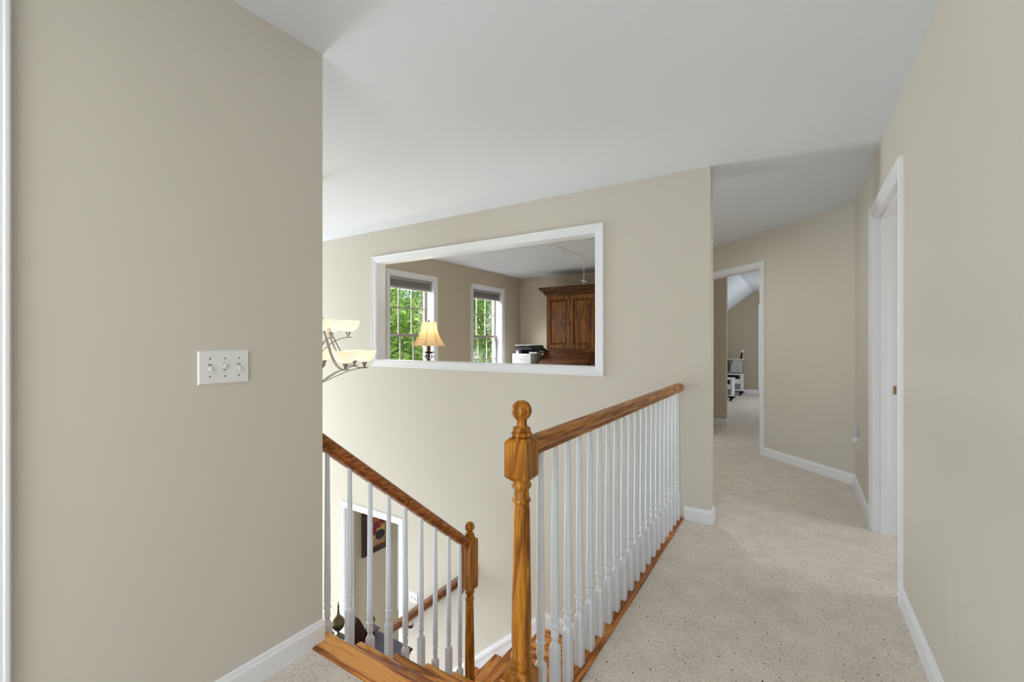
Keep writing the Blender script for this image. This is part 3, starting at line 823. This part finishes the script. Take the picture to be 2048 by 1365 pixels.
for k in (-1, 1):
    b = MB(); b.box(-3.287 + k * .023 - .005, -3.287 + k * .023 + .005, YF - .016, YF - .006, -1.368, -1.354); b.build('toggle', M_PLATE, sw, bevel=.002)
ol = thing('wall_outlet', 'white outlet plate low on the right wall near the angled corner', 'outlet', (XR, 4.60, .42))
b = MB(); b.box(XR - .006, XR, 4.565, 4.635, .36, .475); b.build('plate', M_PLATE, ol, bevel=.003)
for zz in (.392, .443):
    b = MB(); b.box(XR - .0085, XR - .006, 4.583, 4.617, zz - .016, zz + .016); b.build('socket', M_PLATE, ol, bevel=.002)
nl = thing('night_light', 'small clear plug-in night light in the hall outlet', 'night light', (XR - .008, 4.60, .45))
b = MB(); b.box(XR - .036, XR - .009, 4.578, 4.622, .415, .462); b.build('body', M_PLATE, nl, bevel=.004)
b = MB(); b.loft([[(XR - .036 + .014 + .026 * k_ * math.cos(a), 4.60 + .026 * k_ * math.sin(a), z) for a in [i * math.pi / 6 for i in range(12)]] for z, k_ in ((.463, .8), (.49, 1), (.53, 1), (.548, .75), (.552, .3))])
b.build('shade', translucent('frosted clear plastic', lin(236, 238, 240), (1, 1, 1, 1), 0.0, .5), nl, smooth=True)

# ------------------------------------------------------------------ study furniture
ar = thing('secretary_armoire', 'tall walnut secretary with two panelled doors and a slanted desk front', 'armoire', (-3.18, 7.0, 0))
ax0, ax1, af, ab = -3.622, -2.735, 6.75, YO - .02
b = MB(); b.box(ax0, ax1, af + .02, ab, 1.10, 2.04); b.build('body', M_WALNZ, ar, bevel=.003)
b = MB()
for k, (o, z0, z1) in enumerate(((.018, 2.02, 2.045), (.035, 2.045, 2.075), (.060, 2.075, 2.105), (.092, 2.105, 2.135), (.098, 2.135, 2.155))):
    b.box(ax0 - o, ax1 + o, af + .012 - o, ab, z0, z1)
b.build('cornice', M_WALNX, ar, bevel=.006)
b = MB(); b.box(ax0 - .025, ax1 + .025, af - .03, ab, 1.075, 1.105); b.build('ledge', M_WALNX, ar, bevel=.006)
mid = (ax0 + ax1) / 2
for (x0, x1, kx) in ((ax0 + .02, mid - .002, mid - .022), (mid + .002, ax1 - .02, mid + .022)):
    z0, z1, fw = 1.12, 2.01, .06
    b = MB(); b.box(x0, x0 + fw, af, af + .024, z0, z1); b.box(x1 - fw, x1, af, af + .024, z0, z1)
    b.box(x0 + fw, x1 - fw, af, af + .024, z0, z0 + fw + .01); b.box(x0 + fw, x1 - fw, af, af + .024, z1 - fw - .01, z1)
    do = b.build('door', M_WALNZ, ar, bevel=.003)
    i0, i1, j0, j1 = x0 + fw, x1 - fw, z0 + fw + .01, z1 - fw - .01
    b = MB(); B_ = .03
    b.add([(i0, af + .016, j0), (i1, af + .016, j0), (i1, af + .016, j1), (i0, af + .016, j1), (i0 + B_, af + .002, j0 + B_), (i1 - B_, af + .002, j0 + B_), (i1 - B_, af + .002, j1 - B_), (i0 + B_, af + .002, j1 - B_)],
          [(0, 1, 5, 4), (1, 2, 6, 5), (2, 3, 7, 6), (3, 0, 4, 7), (4, 5, 6, 7)]); b.build('panel', M_WALNZ, do)
    b = MB(); b.box(i0, i0 + .008, af - .006, af + .012, j0, j1); b.box(i1 - .008, i1, af - .006, af + .012, j0, j1)
    b.box(i0 + .008, i1 - .008, af - .006, af + .012, j0, j0 + .008); b.box(i0 + .008, i1 - .008, af - .006, af + .012, j1 - .008, j1); b.build('moulding', M_WALNX, do)
    b = MB(); b.ball((kx, af - .012, 1.53), .012, 12, 8); b.build('knob', M_IRON, do, smooth=True)
b = MB(); dx0, dx1 = ax0 - .02, ax1 + .02
prof = [(6.36, .70), (6.36, .74), (6.74, 1.075), (ab, 1.075), (ab, .70)]
b.hexa([(dx0, y, z) for y, z in prof], [(dx1, y, z) for y, z in prof]); b.build('desk_body', M_WALNX, ar, bevel=.002)
b = MB(); n_ = Vector((0, -.335, .38)).normalized() * .018
lo_, hi_ = [(dx0 + .03, 6.37, .755), (dx1 - .03, 6.37, .755)], [(dx1 - .03, 6.725, 1.068), (dx0 + .03, 6.725, 1.068)]
b.hexa(lo_ + hi_, [tuple(Vector(p) + n_) for p in lo_ + hi_]); b.build('slant_lid', M_WALNX, ar, bevel=.002)
b = MB(); b.ball((mid, 6.68, 1.055), .009, 10, 8); b.build('lid_knob', M_IRON, ar, smooth=True)
b = MB(); b.box(dx0, dx1, 6.36, ab, .12, .70); b.build('drawer_case', M_WALNX, ar, bevel=.003)
for k in range(3):
    b = MB(); b.box(dx0 + .03, dx1 - .03, 6.345, 6.362, .15 + k * .18, .31 + k * .18); dr = b.build('drawer', M_WALNX, ar, bevel=.003)
    for s_ in (-.22, .22):
        b = MB(); b.ball((mid + s_, 6.335, .23 + k * .18), .014, 10, 8); b.build('knob', M_IRON, dr, smooth=True)
for xx in (dx0 + .01, dx1 - .07):
    for yy in (6.38, ab - .07):
        b = MB(); b.box(xx, xx + .06, yy, yy + .06, 0, .12); b.build('foot', M_WALNX, ar, bevel=.004)


def table(name, label, x0, x1, y0, y1, zt, m):
    t = thing(name, label, 'table', ((x0 + x1) / 2, (y0 + y1) / 2, 0))
    b = MB(); b.box(x0, x1, y0, y1, zt - .03, zt); b.build('table_top', m, t, bevel=.004)
    b = MB(); b.box(x0 + .04, x1 - .04, y0 + .04, y1 - .04, zt - .11, zt - .03); b.build('apron', m, t)
    for xx in (x0 + .03, x1 - .075):
        for yy in (y0 + .03, y1 - .075):
            b = MB(); b.hexa([(xx + .008, yy + .008, 0), (xx + .037, yy + .008, 0), (xx + .037, yy + .037, 0), (xx + .008, yy + .037, 0)], [(xx, yy, zt - .03), (xx + .045, yy, zt - .03), (xx + .045, yy + .045, zt - .03), (xx, yy + .045, zt - .03)]); b.build('leg', m, t)
    return t


table('side_table', 'dark wooden table under the printer in the study corner', -4.28, -3.68, 6.42, 7.12, .80, M_MAHOG)
pr = thing('printer', 'white laser printer with black scanner top beside the armoire', 'printer', (-3.96, 6.72, .80))
px0, px1, py0, py1 = -4.15, -3.775, 6.50, 6.90
b = MB(); b.box(px0, px1, py0, py1, .80, 1.03); b.build('body', M_PLATE, pr, bevel=.012)
b = MB(); b.box(px0 + .06, px0 + .115, py0 + .03, py1, 1.03, 1.10); b.box(px1 - .05, px1 + .09, py0 + .02, py1, 1.035, 1.065); b.build('support', M_PLATE, pr, bevel=.004)
b = MB(); b.box(px0 + .115, px1 - .05, py0 + .12, py1 - .01, 1.03, 1.085); b.build('paper_outlet', M_BLACK, pr)
b = MB(); b.hexa([(px0 + .035, py0, 1.098), (px1 + .02, py0, 1.098), (px1 + .02, py1, 1.10), (px0 + .035, py1, 1.10)], [(px0 + .045, py0 + .02, 1.155), (px1 + .02, py0 + .02, 1.160), (px1 + .02, py1, 1.175), (px0 + .045, py1, 1.170)])
b.build('scanner_lid', M_BLACK, pr, bevel=.004)
b = MB(); b.hexa([(px1 - .02, py0 + .01, 1.085), (px1 + .22, py0 + .03, 1.075), (px1 + .22, 6.70, 1.075), (px1 - .02, 6.70, 1.085)], [(px1 - .02, py0 + .01, 1.165), (px1 + .12, py0 + .03, 1.150), (px1 + .12, 6.70, 1.160), (px1 - .02, 6.70, 1.178)])
b.build('document_feeder', M_BLACK, pr, bevel=.006)
b = MB(); b.box(px0 + .04, px1 - .02, py0 + .01, py1 - .02, 1.171, 1.179); b.build('lid_edge', M_PLATE, pr)
b = MB(); lx, lz = (px0 + px1) / 2, .935
b.hexa([(lx - .012, py0 - .002, lz - .01), (lx - .006, py0 - .002, lz - .01), (lx + .001, py0 - .002, lz + .012), (lx - .003, py0 - .002, lz + .012)], [(lx - .012, py0 + .002, lz - .01), (lx - .006, py0 + .002, lz - .01), (lx + .001, py0 + .002, lz + .012), (lx - .003, py0 + .002, lz + .012)])
b.hexa([(lx + .006, py0 - .002, lz - .01), (lx + .012, py0 - .002, lz - .01), (lx + .003, py0 - .002, lz + .012), (lx - .001, py0 - .002, lz + .012)], [(lx + .006, py0 + .002, lz - .01), (lx + .012, py0 + .002, lz - .01), (lx + .003, py0 + .002, lz + .012), (lx - .001, py0 + .002, lz + .012)])
b.build('logo', M_GREY, pr)
b = MB(); b.box(px0 + .012, px1 - .012, py0 - .003, py0 + .01, .83, .875); b.build('paper_tray', M_PLATE, pr, bevel=.003)

# lamp
table('console_table', 'dark wooden console table under the study lamp', -4.0, -3.05, 3.55, 3.95, .74, M_MAHOG)
LX, LY, LZ = -3.507, 3.75, .74
lp = thing('table_lamp', 'scrolled iron table lamp with lit cream bell shade', 'lamp', (LX, LY, LZ))
b = MB(); b.lathe([(.085, LZ), (.085, LZ + .012), (.06, LZ + .025), (.02, LZ + .04), (.012, LZ + .06)], (LX, LY, 0), 24); b.build('base', M_IRON, lp, smooth=True)
b = MB(); b.lathe([(.010, LZ + .05), (.010, 1.09), (.014, 1.11), (.014, 1.122), (.010, 1.128), (.016, 1.13), (.016, 1.20), (.006, 1.205), (.004, 1.46)], (LX, LY, 0), 14); b.build('stem', mat('bronze stem', lin(96, 70, 46), .45, .5), lp, smooth=True)
b = MB(); b.lathe([(.012, 1.105), (.03, 1.108), (.056, 1.122), (.058, 1.127), (.03, 1.116), (.012, 1.115)], (LX, LY, 0), 20); b.build('dish', M_IRON, lp, smooth=True)
for k in range(4):
    a = YAW + k * math.pi / 2
    d = Vector((math.cos(a), math.sin(a), 0)); c0 = Vector((LX, LY, 0)); pts = []
    for i in range(34):
        t = i / 33
        if t < .5:   # upper curl
            q_ = t / .5; th_ = -math.pi * .5 + q_ * 1.6 * math.pi; r_ = .010 + .014 * q_
            pts.append((.040 - r_ * math.cos(th_ + 2.2), 1.072 + r_ * math.sin(th_ + 2.2)))
    up_ = [(.040 + (.006 + .016 * i / 14) * math.cos(1.2 - i * .42), 1.075 + (.006 + .016 * i / 14) * math.sin(1.2 - i * .42)) for i in range(15)]
    lowc = [(.050 + (.006 + .020 * i / 14) * math.cos(-1.0 + i * .42), 1.000 + (.006 + .022 * i / 14) * math.sin(-1.0 + i * .42)) for i in range(15)]
    b = MB(); b.tube([c0 + d * r_ + Vector((0, 0, z)) for r_, z in up_ + [(.020, 1.045)] + [(.016, 1.03)]], .0045, 8)
    b.tube([c0 + d * r_ + Vector((0, 0, z)) for r_, z in lowc + [(.018, 1.0), (.014, .92), (.03, .84), (.055, .80)]], .0045, 8); b.build('scroll', M_IRON, lp, smooth=True)
NS = 48
def bell(z): t = (z - 1.194) / .266; return .086 + .103 * (1 - t) ** 2.0 + .0 * t
rings = []
for i in range(11):
    z = 1.194 + .266 * i / 10; rings.append((z, bell(z)))
def ring_pts(z, r):
    out = []
    for k in range(NS):
        a = 2 * math.pi * k / NS; loc = ((a + .26) % (math.pi / 4)) / (math.pi / 4)
        rr = r * (1 - .045 * math.sin(math.pi * loc)); out.append((LX + rr * math.cos(a), LY + rr * math.sin(a), z))
    return out
b = MB(); b.loft([ring_pts(z, r) for z, r in rings] + [ring_pts(z, r - .003) for z, r in reversed(rings)])
b.build('lamp_shade', translucent('cream lamp shade', lin(248, 236, 208), lin(255, 226, 168), .16, .6), lp, smooth=True, ang=80)
for k in range(8):
    a = 2 * math.pi * k / 8 - .26
    b = MB(); b.tube([(LX + (r + .001) * math.cos(a), LY + (r + .001) * math.sin(a), z) for z, r in rings], .0022, 6); b.build('seam', mat('shade piping', lin(150, 118, 78), .7), lp, smooth=True)
b = MB(); b.ball((LX, LY, 1.36), .026, 12, 8); b.build('bulb', M_BULB, lp, smooth=True)
b = MB(); b.lathe([(.004, 1.455), (.009, 1.465), (.006, 1.476), (.003, 1.486)], (LX, LY, 0), 10); b.build('finial', M_IRON, lp, smooth=True)
L = bpy.data.lights.new('lamp_bulb', 'POINT'); L.energy = 7; L.color = (1, .89, .70); L.shadow_soft_size = .04
lo = bpy.data.objects.new('lamp_light', L); COL.objects.link(lo); lo.parent = lp; lo.location = (0, 0, 1.40 - LZ)

# attic hatch and pull cord
hx0, hx1, hy0, hy1 = -2.575, -1.88, 4.92, 5.905
ht = sroot('trim_3', ((hx0 + hx1) / 2, (hy0 + hy1) / 2, CE), 'white attic hatch frame in the study ceiling')
b = MB()
for x0, x1, y0, y1 in ((hx0, hx0 + .05, hy0, hy1), (hx1 - .05, hx1, hy0, hy1), (hx0 + .05, hx1 - .05, hy0, hy0 + .05), (hx0 + .05, hx1 - .05, hy1 - .05, hy1)):
    b.box(x0, x1, y0, y1, CE - .018, CE)
b.build('frame', M_TRIM, ht, bevel=.003)
b = MB(); b.box(hx0 + .054, hx1 - .054, hy0 + .054, hy1 - .054, CE - .008, CE - .001); b.build('panel', M_CEIL, ht)
cx, cy = -2.50, 5.77
pc = thing('pull_cord', 'thin white attic pull cord with a small toggle handle', 'cord', (cx, cy, 2.06))
b = MB(); b.tube([(cx, cy, CE - .008), (cx, cy, 2.085)], .0032, 6); b.build('cord', M_PLATE, pc)
b = MB(); b.tube([(cx - .035, cy - .01, 2.092), (cx, cy, 2.082), (cx + .035, cy + .01, 2.070)], .0065, 8); b.tube([(cx, cy, 2.085), (cx - .01, cy, 2.045)], [.005, .008], 8); b.build('toggle_handle', M_PLATE, pc, smooth=True)

# ------------------------------------------------------------------ tall-case clock in the foyer, seen from above
kx0, kx1, ky0, ky1, kt = -2.50, -2.13, 1.515, 2.125, -.768
ck = thing('grandfather_clock', 'dark mahogany tall-case clock with scrolled pediment in the foyer below', 'clock', ((kx0 + kx1) / 2, 1.82, ZL))
b = MB(); b.box(kx0 + .02, kx1, ky0 + .04, ky1 - .04, ZL, ZL + .50); b.box(kx0, kx1, ky0 + .02, ky1 - .02, ZL, ZL + .1); b.build('plinth', M_MAHOG, ck, bevel=.005)
b = MB(); b.box(kx0 + .06, kx1 - .01, ky0 + .09, ky1 - .09, ZL + .5, kt - .52); b.build('trunk', M_MAHOG, ck, bevel=.005)
b = MB(); b.box(kx0 + .048, kx0 + .062, ky0 + .15, ky1 - .15, ZL + .58, kt - .6); b.build('trunk_door', M_MAHOG, ck, bevel=.004)
b = MB(); b.box(kx0 + .035, kx1, ky0 + .045, ky1 - .045, kt - .52, kt - .05); b.build('hood', M_MAHOG, ck, bevel=.004)
b = MB(); b.add([(kx0 + .032, 1.82 + .17 * math.cos(i * math.pi / 16), kt - .27 + .17 * math.sin(i * math.pi / 16)) for i in range(32)], [tuple(range(32))]); b.build('dial', mat('clock dial', lin(226, 214, 184), .5), ck)
b = MB()
for o, z0, z1 in ((.03, kt - .05, kt - .035), (.015, kt - .035, kt - .018), (0, kt - .018, kt - .004)):
    b.box(kx0 + o, kx1 - o * .3, ky0 + o, ky1 - o, z0, z1)
b.build('cornice', M_MAHOG, ck, bevel=.003)
b = MB(); b.box(kx0 + .02, kx1 - .004, ky0 + .006, ky1 - .006, kt - .004, kt); b.build('top_board', M_DUST, ck)
for s_ in (-1, 1):
    top = []; n2 = 18
    for i in range(n2 + 1):
        t = i / n2; top.append((.225 - .135 * t, .002 + .2 * math.sin(math.pi / 2 * t) ** 1.35))
    top += [(.072, .196), (.060, .178), (.064, .15)]
    poly = [(.225, 0)] + top + [(.085, .09), (.075, 0)]
    b = MB(); b.hexa([(kx0 + .012, 1.82 + s_ * y, kt + z) for y, z in poly], [(kx0 + .05, 1.82 + s_ * y, kt + z) for y, z in poly]); pe = b.build('pediment', M_MAHOG, ck, bevel=.002)
    b = MB(); b.loft([[(x, 1.82 + s_ * .086 + .026 * math.cos(a), kt + .182 + .026 * math.sin(a)) for a in [i * math.pi / 8 for i in range(16)]] for x in (kx0 - .004, kx0 + .056)]); b.build('rosette', M_DUST, pe, smooth=True)


def clock_finial(y, z, big):
    b = MB(); w = .042
    b.box(kx0 - .004, kx0 + .07, y - w, y + w, z, z + .008); pl_ = b.build('finial_plate', M_DUST, ck)
    b = MB(); b.box(kx0 + .018, kx0 + .048, y - .015, y + .015, kt, z); b.build('finial_block', M_MAHOG, pl_)
    c0 = (kx0 + .033, y, z + .008); s = 1.0 if big else .62
    b = MB(); prof_ = ((.016, 0), (.008, .008), (.006, .035), (.010, .048), (.024, .056), (.036, .072), (.040, .095), (.036, .115), (.024, .132), (.011, .142), (.0075, .160), (.005, .195), (.008, .200), (.004, .208), (.003, .225), (.001, .23))
    if not big: prof_ = prof_[:10] + ((.004, .147), (.001, .150))
    b.lathe([(r * s, h * s) for r, h in prof_], c0, 20)
    b.build('finial', M_BRASS, pl_, smooth=True, ang=60)
clock_finial(1.805, kt + .115, True)
clock_finial(ky1 - .055, kt + .03, False)
clock_finial(ky0 + .055, kt + .03, False)

# framed still life in the dining room
yy0, yy1, zz0 = 3.585, 4.025, -1.385; zz1 = zz0 + .56
pf = thing('framed_picture', 'dark framed still life of red flowers in a black bowl', 'picture', (FAC, 3.80, zz0))
XPF = FAC
b = MB(); fw = .055
for a, c_, e, g in ((yy0, yy0 + fw, zz0, zz1), (yy1 - fw, yy1, zz0, zz1), (yy0 + fw, yy1 - fw, zz0, zz0 + fw), (yy0 + fw, yy1 - fw, zz1 - fw, zz1)):
    b.box(XPF + .002, XPF + .035, a, c_, e, g)
b.build('frame', M_MAHOG, pf, bevel=.008)
b = MB()
g0, g1, h0, h1 = yy0 + fw, yy1 - fw, zz0 + fw, zz1 - fw
for a, c_, e, g in ((g0, g0 + .012, h0, h1), (g1 - .012, g1, h0, h1), (g0 + .012, g1 - .012, h0, h0 + .012), (g0 + .012, g1 - .012, h1 - .012, h1)):
    b.box(XPF + .004, XPF + .028, a, c_, e, g)
b.build('gilt_liner', mat('gilt liner', lin(104, 84, 52), .5, .4), pf)
b = MB(); b.box(XPF + .003, XPF + .012, g0, g1, h0, h1); cv = b.build('canvas', mat('ochre canvas', lin(206, 164, 88), .7, vary=(14, .22)), pf)


def blob(name, y, z, ry, rz_, m, x, wob=0.0, seed=0):
    r = random.Random(seed); n = 18; b = MB(); pts = []
    for i in range(n):
        a = 2 * math.pi * i / n; k = 1 + wob * (r.random() - .5); pts.append((y + ry * k * math.cos(a), z + rz_ * k * math.sin(a)))
    b.hexa([(XPF + .011, p, q_) for p, q_ in pts], [(XPF + x, p, q_) for p, q_ in pts]); return b.build(name, m, cv)
M_RED = mat('painted crimson', lin(122, 34, 40), .7, vary=(40, .35)); M_PUR = mat('painted plum', lin(84, 40, 66), .7); M_ORG = mat('painted rust', lin(170, 84, 40), .7)
M_GRN = mat('painted olive', lin(120, 110, 56), .7); M_DKB = mat('painted black', lin(36, 28, 36), .6); M_ROS = mat('painted rose cloth', lin(176, 132, 96), .7)
blob('painted_cloth', (g0 + g1) / 2, h0 + .055, .155, .05, M_ROS, .0125)
blob('painted_bowl', 3.865, h0 + .135, .075, .062, M_DKB, .0145, .05)
for i, (y, z, r_, m) in enumerate(((3.885, h0 + .30, .048, M_RED), (3.855, h0 + .25, .03, M_ORG), (3.91, h0 + .34, .035, M_PUR), (3.73, h0 + .34, .035, M_RED), (3.70, h0 + .27, .04, M_PUR), (3.72, h0 + .20, .03, M_RED), (3.69, h0 + .15, .034, M_GRN), (3.80, h0 + .27, .05, M_RED), (3.81, h0 + .36, .035, M_ORG), (3.68, h0 + .22, .03, M_GRN), (3.77, h0 + .20, .035, M_RED))):
    blob('painted_flower', y, z, r_, r_ * 1.15, m, .013 + .0008 * i, .5, i)

# ------------------------------------------------------------------ rolling carts in the far room
M_CART = mat('white cart plastic', lin(226, 226, 222), .4)


def cart(name, label, x0, x1, y0, y1, h, zw, drawers, group):
    t = thing(name, label, 'cart', ((x0 + x1) / 2, (y0 + y1) / 2, 0), group)
    b = MB(); b.box(x0, x1, y0, y1, zw, zw + .03); b.build('base', M_CART, t, bevel=.006)
    for xx in (x0, x1 - .035):
        for yy in (y0, y1 - .035):
            b = MB(); b.box(xx, xx + .035, yy, yy + .035, zw + .03, h - .03); b.build('post', M_CART, t, bevel=.004)
    b = MB(); b.box(x0 - .01, x1 + .01, y0 - .01, y1 + .01, h - .03, h); b.build('top', M_CART, t, bevel=.008)
    b = MB(); b.box(x0 + .006, x1 - .006, y0 + .03, y1, zw + .03, h - .03); b.build('side_shell', M_CART, t)
    n = drawers; dh = (h - .03 - zw - .03 - .09) / n
    for k in range(n):
        z = zw + .04 + k * dh
        b = MB(); b.box(x0 + .04, x1 - .04, y0 + .0, y0 + .03, z, z + dh - .012); dr = b.build('drawer', M_GREY if k % 2 == 0 else M_CART, t, bevel=.004)
        b = MB(); b.box((x0 + x1) / 2 - .05, (x0 + x1) / 2 + .05, y0 - .012, y0, z + dh - .05, z + dh - .035); b.build('handle', M_CART, dr)
    b = MB(); b.box(x0 + .04, x1 - .06, y0 + .004, y0 + .03, h - .12, h - .035); b.build('top_recess', M_BLACK, t)
    for xx in (x0 + .04, x1 - .04):
        for yy in (y0 + .04, y1 - .04):
            b = MB(); b.loft([[(xx + dx, yy + .03 * math.cos(a), .03 + .03 * math.sin(a)) for a in [i * math.pi / 6 for i in range(12)]] for dx in (-.014, .014)])
            b.box(xx - .018, xx + .018, yy - .012, yy + .012, .035, zw); b.build('caster', M_BLACK, t)
    b = MB(); b.box(x0 + .02, x1 + .05, y0 - .01, y0 + .02, .075, .10); b.build('foot_bar', M_BLACK, t, bevel=.004)
    return t


cart('rolling_cart', 'white rolling drawer cart holding a clear bin in the far room', -1.60, -1.06, 11.35, 11.75, .50, .11, 2, 'rolling carts in the far room')
cart('rolling_cart', 'lower white rolling drawer cart nearest the doorway in the far room', -1.75, -1.13, 10.22, 10.6, .47, .10, 2, 'rolling carts in the far room')
bn = thing('storage_bin', 'clear plastic bin with a white panel on the rolling cart', 'bin', (-1.33, 11.55, .50))
b = MB(); x0, x1, y0, y1, z0, z1 = -1.60, -1.06, 11.35, 11.75, .502, .83; q = .006
b.box(x0, x1, y0, y0 + q, z0, z1); b.box(x0, x1, y1 - q, y1, z0, z1); b.box(x0, x0 + q, y0 + q, y1 - q, z0, z1); b.box(x1 - q, x1, y0 + q, y1 - q, z0, z1); b.box(x0, x1, y0 + q, y1 - q, z0, z0 + q)
b.build('shell', M_BIN, bn)
b = MB(); b.box(x0 - .006, x1 + .012, y0 - .008, y0 + .008, z1 - .01, z1 + .008); b.box(x1 - .002, x1 + .012, y0, y1, z1 - .01, z1 + .008); b.build('rim', M_CART, bn)
bx = thing('storage_box', 'white curved panel box inside the clear bin', 'box', (-1.19, 11.5, .51))
b = MB(); pts = [(-1.31, .51), (-1.075, .51), (-1.075, .80), (-1.25, .80), (-1.285, .72)]
b.hexa([(x, 11.40, z) for x, z in pts], [(x, 11.68, z) for x, z in pts]); b.build('panel', M_CART, bx, bevel=.01)
b = MB(); b.box(-1.30, -1.085, 11.395, 11.40, .515, .53); b.build('rib', M_GREY, bx)
bag = MB(); bag.loft([[(-1.46 + r_ * .12 * math.cos(a) * (1 + .2 * math.sin(3 * a + z * 9)), 11.55 + r_ * .13 * math.sin(a), z) for a in [i * math.pi / 10 for i in range(20)]] for z, r_ in ((.512, .8), (.58, 1), (.68, .95), (.78, .8), (.86, .5), (.875, .15))])
tag(bag.build('grey_bag', mat('grey bag fabric', lin(96, 94, 92), .8, vary=(12, .4)), None, smooth=True), 'crumpled grey bag inside the clear bin', 'bag')
tl = thing('brush', 'black handled tool with pale tip sticking out of the bin', 'tool', (-1.10, 11.72, .52))
b = MB(); b.tube([(-1.135, 11.715, .512), (-1.125, 11.715, .75), (-1.095, 11.715, .98)], [.014, .02, .018], 10); b.build('handle', M_BLACK, tl, smooth=True)
b = MB(); b.tube([(-1.095, 11.715, .98), (-1.085, 11.715, 1.01), (-1.07, 11.715, 1.035)], [.02, .024, .012], 10); b.build('tip', M_CART, tl, smooth=True)
